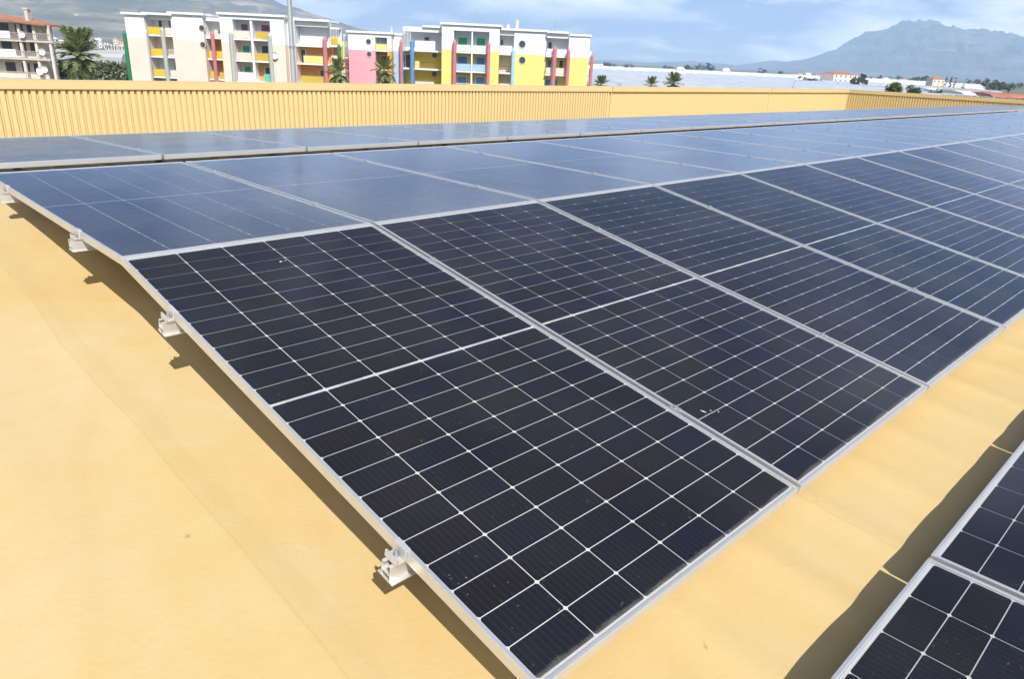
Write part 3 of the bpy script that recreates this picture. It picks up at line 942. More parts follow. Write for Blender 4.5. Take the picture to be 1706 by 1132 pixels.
class Fac:
    """facade coordinates of one building: x from a picture column, z from a picture row, both at the facade's true distance"""

    def __init__(s, t):
        s.t = t
        s.s0, s.D = HOLDERS[t.name]

    def x(s, px, py=70, dy=0):
        return SZ(px, py, s.D + dy)[0] - s.s0

    def z(s, px, py, dy=0):
        return SZ(px, py, s.D + dy)[1] - GZ

    def wall(s, xa, xb, ztop, zsplit, up, low, y=0.0, depth=6.0):
        if zsplit and zsplit < ztop:
            box('wall', M[up], s.t, xa, xb, y, y + depth, zsplit + 0.001, ztop)
            box('wall', M[low], s.t, xa, xb, y, y + depth, -1, zsplit)
        else:
            box('wall', M[up], s.t, xa, xb, y, y + depth, -1, ztop)

    def roof(s, xa, xb, z, y=0.0, depth=6.0, over=0.35, mat='white'):
        r = box('roof_slab', M[mat], s.t, xa - over, xb + over, y - over, y + depth + over, z, z + 0.32)
        return r

    def round_window(s, x, z, y, r=0.42):
        mb = MB()
        mb.tube((x, y - 0.02, z), (x, y + 0.4, z), r, None, 20)
        f = mb.build('window', M['dark'], s.t)
        ring = MB()
        n = 20
        vs = []
        for yy, rr in ((y - 0.08, r + 0.10), (y - 0.08, r), (y + 0.05, r + 0.10), (y + 0.05, r)):
            vs += [(x + rr * math.cos(2 * math.pi * i / n), yy, z + rr * math.sin(2 * math.pi * i / n)) for i in range(n)]
        fs = []
        for i in range(n):
            j = (i + 1) % n
            fs += [(i, j, n + j, n + i), (2 * n + i, 2 * n + j, j, i), (n + i, n + j, 3 * n + j, 3 * n + i)]
        ring.add(vs, fs).build('frame', M['conc'], f)

    def pillar(s, x, ztop, y, mat, r=0.30):
        mb = MB().tube((x, y, -0.5), (x, y, ztop - 0.5), r, None, 12).tube((x, y, ztop - 0.5), (x, y, ztop), r, 0.05, 12)
        mb.build('pillar', M[mat], s.t)

    def bay(s, xa, xb, slabs, ztop, y=0.0, rec=1.8, back=('white', 'peach', 'peach'), fronts=(), doors=(), slabmat='white',
            lintel='white', roofz=None, side=None):
        """open loggia bay: back wall per storey, floor slabs, balcony fronts, doors with panes"""
        zs = [ztop] + list(slabs)
        for k in range(len(slabs)):
            b = back[min(k, len(back) - 1)]
            box('back_wall', M[b], s.t, xa, xb, y + rec, y + rec + 0.3, zs[k + 1] + 0.001, zs[k] - 0.001)
        box('back_wall', M[back[-1]], s.t, xa, xb, y + rec, y + rec + 0.3, -1, slabs[-1] - 0.001)
        for z in slabs:
            box('balcony_slab', M[slabmat], s.t, xa, xb, y - 0.12, y + rec - 0.002, z - 0.24, z)
        if roofz:
            box('lintel', M[lintel], s.t, xa, xb, y + 0.05, y + rec + 0.3, ztop, roofz)
        for k, f0, f1, mat, h in fronts:
            z = slabs[k]
            a, b = xa + (xb - xa) * f0, xa + (xb - xa) * f1
            if h < 0:      # bar railing
                mb = MB().box(a, b, y - 0.02, y + 0.03, z + 0.95, z + 1.02).box(a, b, y - 0.02, y + 0.03, z + 0.10, z + 0.15)
                n = max(3, int((b - a) / 0.16))
                for i in range(n + 1):
                    xx = a + (b - a) * i / n
                    mb.box(xx - 0.015, xx + 0.015, y - 0.01, y + 0.02, z + 0.15, z + 0.95)
                mb.build('railing', M[mat], s.t)
            else:
                p_ = box('balcony_front', M[mat], s.t, a + 0.03, b - 0.03, y - 0.10, y - 0.02, z + 0.06, z + h)
                box('handrail', M['steel'], p_, a + 0.03, b - 0.03, y - 0.11, y - 0.01, z + h + 0.04, z + h + 0.09)
        for k, f0, f1, mat, h in doors:
            z = slabs[k] if k < len(slabs) else slabs[-1] - 3
            a, b = xa + (xb - xa) * f0, xa + (xb - xa) * f1
            d = box('door', M[mat], s.t, a, b, y + rec - 0.06, y + rec - 0.003, z + 0.02, z + h)
            mb = MB()
            mb.box(a - 0.08, a, y + rec - 0.09, y + rec - 0.004, z + 0.02, z + h + 0.08)
            mb.box(b, b + 0.08, y + rec - 0.09, y + rec - 0.004, z + 0.02, z + h + 0.08)
            mb.box(a, b, y + rec - 0.09, y + rec - 0.004, z + h, z + h + 0.08)
            mb.build('door_frame', M['white'], d)

    def window(s, x0, x1, z0, z1, y, mat='dark', frame='white'):
        w = box('window', M[mat], s.t, x0, x1, y - 0.03, y + 0.1, z0, z1)
        mb = MB()
        mb.box(x0 - 0.07, x0, y - 0.07, y + 0.05, z0 - 0.07, z1 + 0.07).box(x1, x1 + 0.07, y - 0.07, y + 0.05, z0 - 0.07, z1 + 0.07)
        mb.box(x0, x1, y - 0.07, y + 0.05, z1, z1 + 0.07).box(x0, x1, y - 0.12, y + 0.05, z0 - 0.07, z0)
        mb.box((x0 + x1) / 2 - 0.03, (x0 + x1) / 2 + 0.03, y - 0.06, y - 0.031, z0, z1)
        mb.build('frame', M[frame], w)


def antenna(parent, x, y, z, h=2.2):
    mb = MB().tube((x, y, z), (x, y, z + h), 0.035, None, 6)
    for k in range(4):
        mb.box(x - 0.45 + 0.06 * k, x + 0.45 - 0.06 * k, y - 0.015, y + 0.015, z + h - 0.15 - 0.28 * k, z + h - 0.12 - 0.28 * k)
    mb.build('antenna', M['steel'], parent)


def dish(parent, x, y, z, r=0.5):
    n = 14
    mb = MB()
    vs = [(x, y, z)]
    for q in (0.5, 1.0):
        vs += [(x + r * q * math.cos(2 * math.pi * i / n), y - 0.22 * q * q, z + r * q * math.sin(2 * math.pi * i / n)) for i in range(n)]
    fs = [(0, 1 + i, 1 + (i + 1) % n) for i in range(n)]
    fs += [(1 + i, 1 + n + i, 1 + n + (i + 1) % n, 1 + (i + 1) % n) for i in range(n)]
    mb.add(vs, fs)
    mb.tube((x, y + 0.02, z), (x, y + 0.5, z - 0.1), 0.05, None, 6)
    mb.tube((x, y, z - r * 0.8), (x, y - 0.6, z), 0.02, None, 5)
    mb.build('satellite_dish', M['white'], parent)


def white_block():
    t = building('apartment_building', 'white and peach apartment block with yellow balconies, left of the tall mast', 380, 122)
    F = Fac(t)
    S = [F.z(430, 65), F.z(430, 101), F.z(430, 101) - 3.05]
    split = F.z(300, 66)
    X = F.x
    # stair wing at the far left: pillar, small yellow balconies, blank wall
    xa, xb = X(207, 60), X(239, 60)
    ztop = F.z(230, 24)
    F.wall(xa, xb, ztop, split, 'white', 'peach', 0.8, 6)
    F.roof(xa, xb + 0.2, ztop, 0.8, 6)
    F.pillar(X(202, 80), F.z(202, 49), 1.6, 'dkgreen', 0.32)
    for z in S:
        box('balcony_slab', M['white'], t, X(201, 60), xa - 0.01, 1.9, 4.5, z - 0.2, z)
        box('balcony_front', M['bal_y'], t, X(203, 60), xa - 0.01, 1.8, 1.88, z + 0.05, z + 1.05)
    # yellow balcony bay
    x0, x1 = X(239.3, 60), X(281, 60)
    F.bay(x0, x1, S, F.z(260, 32), 1.6, 2.2, ('white', 'peach', 'grey_w'),
          [(0, 0.03, 0.56, 'bal_y', 1.05), (1, 0.03, 0.56, 'bal_y', 1.05), (2, 0.03, 0.62, 'bal_y', 1.05),
           (0, 0.70, 0.99, 'peach', 1.05), (1, 0.72, 0.99, 'white', -1), (2, 0.72, 0.99, 'peach', 1.0)],
          [(0, 0.62, 0.8, 'red', 2.1), (1, 0.74, 0.92, 'brown', 2.1), (2, 0.66, 0.86, 'sage', 2.1), (0, 0.22, 0.34, 'brown', 2.1)],
          roofz=F.z(260, 24))
    F.roof(x0, x1, F.z(260, 24), 1.2, 6)
    F.pillar(X(241, 80), F.z(241, 47), 1.1, 'sage', 0.28)
    F.pillar(X(268, 80), F.z(268, 44), 1.2, 'sage', 0.32)
    # wide blank wall with two portholes
    x0, x1 = x1 + 0.01, X(334, 60)
    zt = F.z(300, 23)
    F.wall(x0, x1, zt, split, 'white', 'peach', 1.3, 6)
    F.roof(x0, x1, zt, 1.3, 6)
    F.round_window(X(330.5, 46), F.z(330.5, 46), 1.3, 0.40)
    F.round_window(X(332.5, 74), F.z(332.5, 74), 1.3, 0.40)
    # orange bay with the pink pillar
    x0, x1 = x1 + 0.01, X(367.5, 60)
    F.bay(x0, x1, S, F.z(350, 34), 2.2, 2.0, ('white', 'orange', 'orange'),
          [(0, 0.42, 0.99, 'beige', 1.1), (1, 0.05, 0.36, 'bal_y', 1.1), (1, 0.44, 0.99, 'bal_y', 1.1), (2, 0.05, 0.40, 'bal_y', 1.1), (2, 0.5, 0.99, 'ochre', 1.0)],
          [(0, 0.6, 0.8, 'brown', 2.1), (1, 0.6, 0.85, 'red', 2.1), (2, 0.6, 0.85, 'red', 2.1)], roofz=F.z(350, 28))
    F.pillar(X(349, 80), F.z(349, 50), 1.6, 'red', 0.30)
    # front block with the six loggias
    xl, xr = X(367.8, 60), X(474, 60)
    xi0, xi1 = X(389, 60), X(451, 60)
    ztop = F.z(420, 26)
    zl = F.z(420, 33)
    F.wall(xl, xi0, zl, split, 'white', 'peach', 0, 8)
    F.wall(xi1, xr, zl, split, 'white', 'peach', 0, 8)
    box('lintel', M['white'], t, xl, xr, 0, 8, zl + 0.001, ztop)
    F.roof(xl, xr, ztop, 0, 8, 0.3)
    xm = X(419, 60)
    F.bay(xi0 + .005, xm - 0.18, S, zl - 0.003, 0.15, 1.7, ('grey_w', 'peach', 'peach'),
          [(0, 0.02, 0.98, 'peach', 1.1), (1, 0.02, 0.98, 'beige', 1.1), (2, 0.05, 1.0, 'white', 1.25)],
          [(0, 0.25, 0.65, 'purple', 2.1), (1, 0.25, 0.65, 'green', 2.1), (2, 0.25, 0.65, 'green', 2.1)])
    F.bay(xm + 0.18, xi1 - .005, S, zl - 0.003, 0.15, 1.7, ('grey_w', 'peach', 'orange'),
          [(0, 0.15, 0.98, 'ochre', 1.1), (1, 0.02, 0.98, 'ochre', 1.1), (2, 0.45, 0.98, 'teal', 1.1)],
          [(0, 0.3, 0.75, 'purple', 2.1), (1, 0.25, 0.75, 'dark', 2.2), (2, 0.35, 0.9, 'dark', 2.1)])
    box('divider', M['white'], t, xm - 0.175, xm + 0.175, 0.12, 1.9, -1, zl - 0.004)
    F.pillar(X(388, 80), F.z(388, 51), -0.45, 'sage', 0.33)
    F.pillar(X(452, 80), F.z(452, 54), -0.45, 'sage', 0.33)
    dish(t, X(459, 95), -0.15, F.z(459, 92), 0.55)
    # recessed side with ladder-like climbing bars
    x2 = X(486, 60)
    F.wall(xr + .01, x2, ztop - 0.35, split, 'grey_w', 'peach', 1.6, 6)
    # right bay with the red pillar
    x0, x1 = x2 + 0.01, X(541, 60)
    rz = F.z(515, 34)
    F.bay(x0, x1, [F.z(515, 75), F.z(515, 105.5), F.z(515, 105.5) - 3.05], F.z(515, 43), 2.2, 2.0, ('grey_w', 'orange', 'orange'),
          [(0, 0.12, 0.9, 'white', 1.35), (1, 0.2, 0.92, 'yellow', 1.1), (2, 0.1, 0.95, 'ochre', 1.1)],
          [(1, 0.03, 0.16, 'dark', 2.0), (2, 0.6, 0.75, 'brown', 2.0)], roofz=rz)
    F.roof(x0, x1, rz, 2.0, 6)
    F.pillar(X(537, 80), F.z(537, 59), 1.6, 'red', 0.34)
    # narrow end bay with open stair bars
    x0, x1 = X(541.5, 60), X(557.5, 60)
    F.bay(x0, x1, [F.z(550, 75), F.z(550, 105), F.z(550, 105) - 3], F.z(550, 47), 3.0, 1.6, ('grey_w', 'orange', 'peach'),
          [(0, 0.05, 0.95, 'ochre', 1.3), (1, 0.05, 0.95, 'beige', 1.1), (2, 0.05, 0.95, 'beige', 1.1)], roofz=F.z(550, 44))
    mb = MB()
    for k in range(6):
        xx = x0 + (x1 - x0) * (k + 0.5) / 6
        mb.box(xx - 0.03, xx + 0.03, 2.88, 2.94, F.z(550, 63), F.z(550, 47))
    mb.build('bar_screen', M['white'], t)
    F.pillar(X(558.5, 80), F.z(558, 62), 2.5, 'yellow', 0.28)
    F.pillar(X(560, 95), F.z(560, 72), 2.2, 'dkgreen', 0.26)
    box('core', M['white'], t, X(243, 60), X(470, 60), 8.2, 13, -1, F.z(430, 30))
    antenna(t, X(418, 20), 4, ztop + 0.3, 0.9)


def pink_block():
    t = building('apartment_building', 'pink and white apartment block with a small recessed loggia, behind the spiky palm', 616, 130)
    F = Fac(t)
    X = F.x
    split = F.z(600, 83)
    xl, xi0, xi1, xr = X(580, 70), X(625, 70), X(645, 70), X(652, 70)
    ztop, zl = F.z(610, 55), F.z(635, 62)
    F.wall(xl, xi0, zl, split, 'white', 'pink', 0, 8)
    F.wall(xi1, xr, zl, split, 'white', 'orange', 0, 8)
    box('lintel', M['white'], t, xl, xr, 0, 8, zl + 0.001, ztop)
    F.roof(xl, xr, ztop, 0, 8, 0.25)
    S = [F.z(635, 83), F.z(635, 83) - 3.0, F.z(635, 83) - 6.0]
    F.bay(xi0 + .005, xi1 - .005, S, zl - 0.003, 0.15, 1.6, ('grey_w', 'orange', 'orange'),
          [(0, 0.02, 0.98, 'yellow', 0.9), (1, 0.02, 0.98, 'orange', 1.0)],
          [(0, 0.35, 0.8, 'sky', 2.1), (1, 0.25, 0.75, 'brown', 2.1), (2, 0.25, 0.75, 'brown', 2.1)])
    F.round_window(X(614, 69), F.z(614, 69), 0, 0.38)
    F.round_window(X(615, 90), F.z(615, 90), 0, 0.38)
    F.wall(xr + 0.01, X(666, 70), F.z(660, 58), F.z(660, 84), 'grey_w', 'sky', 2.0, 6)
    F.roof(xr + 0.4, X(666, 70), F.z(660, 58), 2.0, 6, 0.15)
    F.pillar(X(666.5, 90), F.z(666.5, 64), 1.2, 'red', 0.26)
    # open stair on the left flank
    x0, x1 = X(570, 70), X(579.5, 70)
    Z3 = [F.z(575, 95), F.z(575, 103), F.z(575, 116)]
    for z in Z3:
        box('stair_landing', M['white'], t, x0, x1, 1.0, 3.5, z - 0.15, z)
        box('landing_front', M['purple'], t, x0, x1, 0.9, 0.98, z - 1.2, z - 0.3)
    mb = MB()
    for k in range(5):
        xx = x0 + (x1 - x0) * (k + 0.3) / 5
        mb.box(xx - 0.03, xx + 0.03, 0.9, 0.96, F.z(575, 78), F.z(575, 59))
    mb.box(x0, x1, 0.88, 0.97, F.z(575, 59), F.z(575, 59) + 0.12)
    mb.build('bar_screen', M['white'], t)
    F.pillar(X(571, 95), F.z(571, 68), 0.6, 'yellow', 0.24)
    mb = MB().box(X(648, 50), X(650.5, 50), 2, 2.7, ztop + 0.32, ztop + 1.3)
    mb.build('chimney', M['conc'], t)
    box('core', M['white'], t, xl + 0.5, X(664, 60), 8.05, 12, -1, ztop - 0.3)


def yellow_block():
    t = building('apartment_building', 'yellow and white apartment block with red pillars and blue doors', 790, 130)
    F = Fac(t)
    X = F.x
    split = F.z(780, 84)
    # set-back left bay with blue pillar and stair screen
    x0, x1 = X(668, 70), X(735, 70)
    Sl = [F.z(700, 83), F.z(700, 114), F.z(700, 114) - 3.0]
    rz = F.z(700, 44)
    F.bay(x0, x1, Sl, F.z(700, 52), 2.2, 2.2, ('grey_w', 'ochre', 'ochre'),
          [(0, 0.30, 0.82, 'white', 1.45), (1, 0.42, 0.82, 'brown', -1), (1, 0.30, 0.42, 'yellow', 1.1), (2, 0.3, 0.8, 'beige', 0.9)],
          [(0, 0.5, 0.62, 'dark', 2.1), (1, 0.02, 0.2, 'brown', 2.1)], roofz=rz)
    F.roof(x0 + 0.7 * 5, x1, rz, 2.1, 6, 0.2)
    F.round_window(X(724, 92, 4.4), F.z(724, 92, 4.4), 4.38, 0.42)
    F.round_window(X(724, 123, 4.4), F.z(724, 123, 4.4), 4.38, 0.42)
    F.pillar(X(684.5, 90), F.z(684.5, 64), 1.5, 'blue', 0.36)
    mb = MB()
    for k in range(6):
        xx = X(668.5, 70) + (X(681, 70) - X(668.5, 70)) * k / 5
        mb.tube((xx, 1.9, F.z(675, 82)), (xx, 1.9, F.z(675, 52)), 0.05, None, 5)
    mb.build('bar_screen', M['white'], t)
    # front block
    xl, xr = X(736, 70), X(832, 70)
    xi0, xi1 = X(756, 70), X(815, 70)
    ztop, zl = F.z(780, 42), F.z(785, 51.5)
    F.wall(xl, xi0, zl, split, 'white', 'yellow', 0, 8)
    F.wall(xi1, xr, zl, split, 'white', 'yellow', 0, 8)
    box('lintel', M['white'], t, xl, xr, 0, 8, zl + 0.001, ztop)
    F.roof(xl, xr, ztop, 0, 8, 0.3)
    S = [F.z(790, 86.5), F.z(790, 118.5), F.z(790, 118.5) - 3.0]
    xm = X(786.5, 70)
    for a, b in ((xi0 + .005, xm - 0.12), (xm + 0.12, xi1 - .005)):
        F.bay(a, b, S, zl - 0.003, 0.15, 1.7, ('grey_w', 'yellow', 'ochre'),
              [(0, 0.02, 0.98, 'grey_w', 1.0), (1, 0.02, 0.98, 'sky', 1.05), (2, 0.02, 0.98, 'white', -1)],
              [(0, 0.2, 0.72, 'green', 2.2), (1, 0.2, 0.72, 'blue', 2.2), (2, 0.2, 0.72, 'blue', 2.1)])
    box('divider', M['white'], t, xm - 0.115, xm + 0.115, 0.10, 1.9, -1, zl - 0.004)
    F.pillar(X(757.5, 90), F.z(757.5, 65), -0.45, 'red', 0.34)
    F.pillar(X(814, 90), F.z(814, 68), -0.45, 'red', 0.30)
    # recessed peach bay with pale blue pillar
    x0, x1 = xr + 0.01, X(856, 70)
    S2 = [F.z(845, 89), F.z(845, 121), F.z(845, 121) - 3.0]
    rz2 = F.z(850, 50)
    F.bay(x0, x1, S2, F.z(845, 58), 1.6, 2.0, ('white', 'beige', 'beige'),
          [(0, 0.02, 0.9, 'white', 1.2), (1, 0.02, 0.95, 'brown', -1), (2, 0.02, 0.95, 'beige', 1.2)],
          [(0, 0.03, 0.2, 'dark', 2.1), (1, 0.3, 0.6, 'beige', 2.0)], roofz=rz2)
    F.pillar(X(855, 95), F.z(855, 78), 1.2, 'sky', 0.32)
    # angled wall with two portholes
    xw = X(911, 70)
    F.wall(x1 + 0.01, xw, rz2, F.z(880, 91), 'grey_w', 'yellow', 1.4, 6)
    F.roof(x0 + 0.32, xw, rz2, 1.3, 6, 0.2)
    F.round_window(X(870, 73), F.z(870, 73), 1.4, 0.52)
    F.round_window(X(870, 100), F.z(870, 100), 1.4, 0.52)
    # narrow loggia between two red pillars
    xb = X(948, 70)
    rz3 = F.z(930, 55)
    S3 = [F.z(930, 93), F.z(930, 124), F.z(930, 124) - 3.0]
    F.bay(xw + 0.01, xb, S3, F.z(930, 63), 0.9, 2.0, ('white', 'yellow', 'yellow'),
          [(0, 0.02, 0.98, 'grey_w', 1.05), (1, 0.02, 0.98, 'peach', 1.0), (2, 0.02, 0.98, 'white', -1)],
          [(0, 0.1, 0.25, 'dark', 2.1), (1, 0.1, 0.28, 'blue', 2.2), (1, 0.66, 0.82, 'brown', 2.2), (2, 0.05, 0.28, 'blue', 2.1), (2, 0.4, 0.62, 'blue', 2.1)],
          roofz=rz3)
    F.roof(xw + 0.25, xb - 0.25, rz3, 0.7, 6, 0.2)
    F.pillar(X(924, 95), F.z(924, 76), 0.3, 'red', 0.34)
    F.pillar(X(947, 95), F.z(947, 80), 0.1, 'red', 0.30)
    # right end block
    xe = X(983, 70)
    F.wall(xb + 0.01, xe, F.z(965, 60), F.z(965, 96), 'white', 'yellow', 0.2, 8)
    F.roof(xb + 0.25, xe, F.z(965, 60), 0.2, 8, 0.22)
    x2 = X(988, 70)
    for z in (S3[0], S3[1]):
        box('balcony_slab', M['white'], t, xe + 0.01, x2, 1.2, 3.4, z - 0.18, z)
        box('balcony_front', M['grey_w'], t, xe + 0.01, x2, 1.1, 1.18, z + 0.05, z + 1.0)
    F.pillar(X(987, 100), F.z(987, 88), 0.9, 'red', 0.26)
    box('core', M['white'], t, X(700, 60), X(980, 60), 8.3, 13, -1, F.z(850, 54))
    antenna(t, X(844, 45), 3.5, rz2 + 0.3, 2.6)
    antenna(t, X(791, 35), 4, ztop + 0.3, 2.4)
    antenna(t, X(925, 50), 3, rz3 + 0.3, 1.8)
    MB().box(X(858.5, 45), X(864, 45), 3.0, 3.9, rz2 + 0.32, rz2 + 1.75).build('chimney', M['conc'], t)
    MB().tube((X(845, 50), 3.2, rz2 + 0.32), (X(845, 50), 3.2, rz2 + 1.0), 0.35, None, 12).build('water_tank', M['conc'], t)


def old_house():
    t = building('apartment_building', 'older house with terracotta roof and long balconies at the left border', 40, 118)
    F = Fac(t)
    X = F.x
    xa, xb, xc = X(-90, 60), X(58, 60), X(86, 60)
    S = [F.z(60, 67), F.z(60, 97), F.z(60, 97) - 3.0]
    eave = F.z(60, 38)
    box('wall', M['beige'], t, xa, xb, 1.8, 4.6, -1, eave)
    for i, z in enumerate(S):
        q = box('balcony_slab', M['conc'], t, xa, xc - 0.8 * i, 0, 1.79, z - 0.28, z)
        mb = MB().box(xa, xc - 0.8 * i, 0.02, 0.07, z + 0.95, z + 1.0).box(xa, xc - 0.8 * i, 0.02, 0.07, z + 0.12, z + 0.16)
        n = 60
        for k in range(n + 1):
            xx = xa + (xc - 0.8 * i - xa) * k / n
            mb.box(xx - 0.02, xx + 0.02, 0.03, 0.06, z + 0.16, z + 0.95)
        mb.build('railing', M['conc'], t)
        if i < 2:
            box('balcony_front', M['white'], t, X(-20, 60), X(17 + 5 * i, 60), -0.06, 0.0, z + 0.1, z + 1.15)
    for i, z in enumerate(S):
        for pa, pb in ((-12, 3), (16, 27), (36, 46)):
            x0, x1 = X(pa, 60), X(pb, 60)
            F.window(x0, x1, z + (0.05 if pa in (20, 44) else 0.9), z + 2.15, 1.8, 'dark', 'brown')
    for pa in (31, 56, 80):
        MB().box(X(pa, 60) - 0.18, X(pa, 60) + 0.18, 0.15, 0.5, -1, eave - 0.2).build('post', M['beige'], t)
    # tiled roof, falling to the right and to the front
    zr = F.z(-20, 12)
    xr0, xr1 = X(-95, 50), X(79, 50)
    mb = MB()
    vs = [(xr0, -0.6, eave + 1.1), (xr1, -0.6, eave - 0.15), (xr1, 5.2, eave - 0.15), (xr0, 5.2, eave + 1.1),
          (xr0, 2.5, zr), (X(48, 50), 2.5, F.z(52, 31)),
          (xr0, -0.6, eave + 0.85), (xr1, -0.6, eave - 0.40), (xr1, 5.2, eave - 0.40), (xr0, 5.2, eave + 0.85)]
    fs = [(0, 1, 5, 4), (1, 2, 5), (2, 3, 4, 5), (6, 7, 1, 0), (7, 8, 2, 1), (8, 9, 3, 2), (6, 9, 8, 7), (0, 4, 3, 9, 6)]
    rf = mb.add(vs, fs).build('roof', M['terra'], t)
    MB().box(X(37.5, 30), X(43, 30), 0.6, 1.4, eave - 0.3, F.z(40, 15)).box(X(36, 30), X(44.5, 30), 0.5, 1.5, F.z(40, 15) + .002, F.z(40, 12)).build('chimney', M['conc'], rf)
    dish(t, X(39, 57), -0.2, F.z(39, 57), 0.5)
    dish(t, X(73, 86), -0.2, F.z(73, 86), 0.5)
    dish(t, X(69, 118), -0.2, F.z(69, 118), 0.55)
    dish(t, X(77, 115), -0.2, F.z(77, 115), 0.5)


white_block()
pink_block()
yellow_block()
old_house()


# ------------------------------------------------------------------ masts
def mast():
    P = at(489, 120, 62)
    t = thing('mast', 'tall pale tapered mast rising out of the picture in front of the white block', 'mast', (P.x, P.y, GZ))
    MB().tube((0, 0, 0), (0, 0, 9), 0.235, 0.215, 14).tube((0, 0, 9), (0, 0, 20), 0.205, 0.16, 14).build('pole', M['mast'], t)
    MB().tube((0, 0, 8.96), (0, 0, 9.1), 0.25, 0.25, 14).build('collar', M['steel'], t)
    MB().box(-0.04, 0.04, -0.27, -0.22, 0.2, 19).build('cable_tray', M['steel'], t)
    mb = MB().box(-0.5, 0.5, -0.5, 0.5, 0, 0.12)
    mb.build('base_plate', M['conc'], t)


mast()


def street_lamp(px, py, D, label):
    P = at(px, py, D)
    h = P.z - GZ
    t = thing('street_lamp', label, 'street lamp', (P.x, P.y, GZ), (0, 0, YAW))
    mb = MB().tube((-0.6, 0, 0), (-0.6, 0, h - 1.2), 0.09, 0.06, 8)
    pts = [(-0.6, 0, h - 1.2), (-0.5, 0, h - 0.6), (-0.2, 0, h - 0.15), (0.3, 0, h)]
    for a, b in zip(pts, pts[1:]): mb.tube(a, b, 0.055, 0.05, 8)
    mb.build('pole', M['steel'], t)
    MB().add([(0.25, -0.13, h - .05), (0.95, -0.09, h - 0.02), (0.95, 0.09, h - 0.02), (0.25, 0.13, h - .05),
              (0.30, -0.08, h + 0.09), (0.90, -0.05, h + 0.07), (0.90, 0.05, h + 0.07), (0.30, 0.08, h + 0.09)],
             [(3, 2, 1, 0), (4, 5, 6, 7), (0, 1, 5, 4), (1, 2, 6, 5), (2, 3, 7, 6), (3, 0, 4, 7)]).build('lamp_head', M['steel'], t)


street_lamp(1125, 121, 75, 'small curved street lamp above the leafy crown beyond the parapet')
street_lamp(1329, 131, 140, 'thin lamp post before the far greenhouses, right of the roof joint')


# ------------------------------------------------------------------ plants
def frond_mesh(length, droop, rnd, mat, fan=False):
    mb = MB()
    n = 9
    pts = []
    for i in range(n + 1):
        t = i / n
        pts.append(Vector((length * t * (1 - 0.18 * droop * t), 0, length * (0.35 * t - droop * 0.75 * t * t))))
    for i in range(n):
        a, b = pts[i], pts[i + 1]
        w = 0.035 * length * (1 - i / n) * 0.5 + 0.012
        mb.add([a + Vector((0, -w, 0)), b + Vector((0, -w * .8, 0)), b + Vector((0, w * .8, 0)), a + Vector((0, w, 0))], [(0, 1, 2, 3)])
        if i >= 2:
            for sgn in (-1, 1):
                for q in (0.2, 0.7):
                    c = a.lerp(b, q)
                    ll = length * 0.34 * math.sin(math.pi * min(0.97, (i + q) / n * 0.8 + 0.15)) * rnd.uniform(0.8, 1.15)
                    tip = c + Vector((ll * 0.7, sgn * ll * 0.8, -ll * rnd.uniform(0.05, 0.45)))
                    d = (b - a).normalized() * (0.045 * length)
                    mb.add([c - d, c + d, tip], [(0, 1, 2)])
    return mb.mesh('frond', mat)


def palm(px, py, D, label, rad, nf=26, cat='palm tree', mat='palm', dry=True, seed=1):
    """py is where the middle of the crown stands; the trunk goes down to street level"""
    rnd = random.Random(seed)
    P = at(px, py, D)
    h = max(P.z - GZ, 1.2)
    t = thing('palm_tree', label, cat, (P.x, P.y, GZ))
    tr = MB()
    segs = 10
    for i in range(segs):
        z0, z1 = h * i / segs, h * (i + 1) / segs
        r = 0.30 * (1 - 0.25 * i / segs) * (rad / 2.4)
        tr.tube((0, 0, z0), (0, 0, z1 + 0.02), r, r * 1.18, 10)
    tr.build('trunk', M['trunk'], t)
    meshes = [frond_mesh(rad * rnd.uniform(0.85, 1.12), d, rnd, M[mat]) for d in (0.15, 0.4, 0.7, 1.0, 1.3)]
    drym = frond_mesh(rad * 0.7, 1.7, rnd, M['palmdry'])
    for i in range(nf):
        k = i % 5
        o = inst('frond', meshes[k], t, (0, 0, h - 0.12 * k * rad / 2.4))
        tilt = [-0.85, -0.5, -0.2, 0.12, 0.45][k]
        o.rotation_euler = (0, tilt + rnd.uniform(-.12, .12), i * 2.399 + rnd.uniform(-.25, .25))
    if dry:
        for i in range(7):
            o = inst('frond', drym, t, (0, 0, h - 0.5))
            o.rotation_euler = (0, 0.9, i * 0.9 + rnd.uniform(-.3, .3))
    return t


palm(130, 90, 92, 'broad palm with drooping fronds between the old house and the white block', 3.0, 64, seed=2)
palm(562, 120, 98, 'dark palm between the white block and the pink block', 1.9, 30, seed=5)
palm(640, 118, 88, 'spiky bluish palm in front of the pink block', 1.8, 34, seed=9, dry=False)
palm(1001, 141, 70, 'low palm crown at the right end of the yellow block', 0.95, 34, seed=11, dry=False)
palm(1085, 141, 70, 'small upright palm crown left of the curved street lamp', 0.85, 32, seed=12, dry=False)
palm(1122, 138, 68, 'leafy palm crown under the curved street lamp', 1.1, 40, seed=13, dry=False)


def leaf_cloud(mb, c, rx, ry, rz, n, size, rnd, lump=6):
    lumps = [(Vector((rnd.gauss(0, .45), rnd.gauss(0, .45), rnd.gauss(0, .42))), rnd.uniform(0.35, 0.62)) for _ in range(lump)]
    for _ in range(n):
        l, r = rnd.choice(lumps)
        d = Vector((rnd.gauss(0, 1), rnd.gauss(0, 1), rnd.gauss(0, 1))).normalized() * (r * rnd.random() ** 0.4)
        q = l + d
        if q.length > 1.12: q = q.normalized() * 1.12
        p = Vector(c) + Vector((q.x * rx, q.y * ry, q.z * rz))
        u = Vector((rnd.gauss(0, 1), rnd.gauss(0, 1), rnd.gauss(0, 1))).normalized()
        w = u.orthogonal().normalized()
        s_ = size * rnd.uniform(0.6, 1.3)
        mb.add([p - u * s_, p + w * s_ * .6, p + u * s_, p - w * s_ * .6], [(0, 1, 2, 3)])


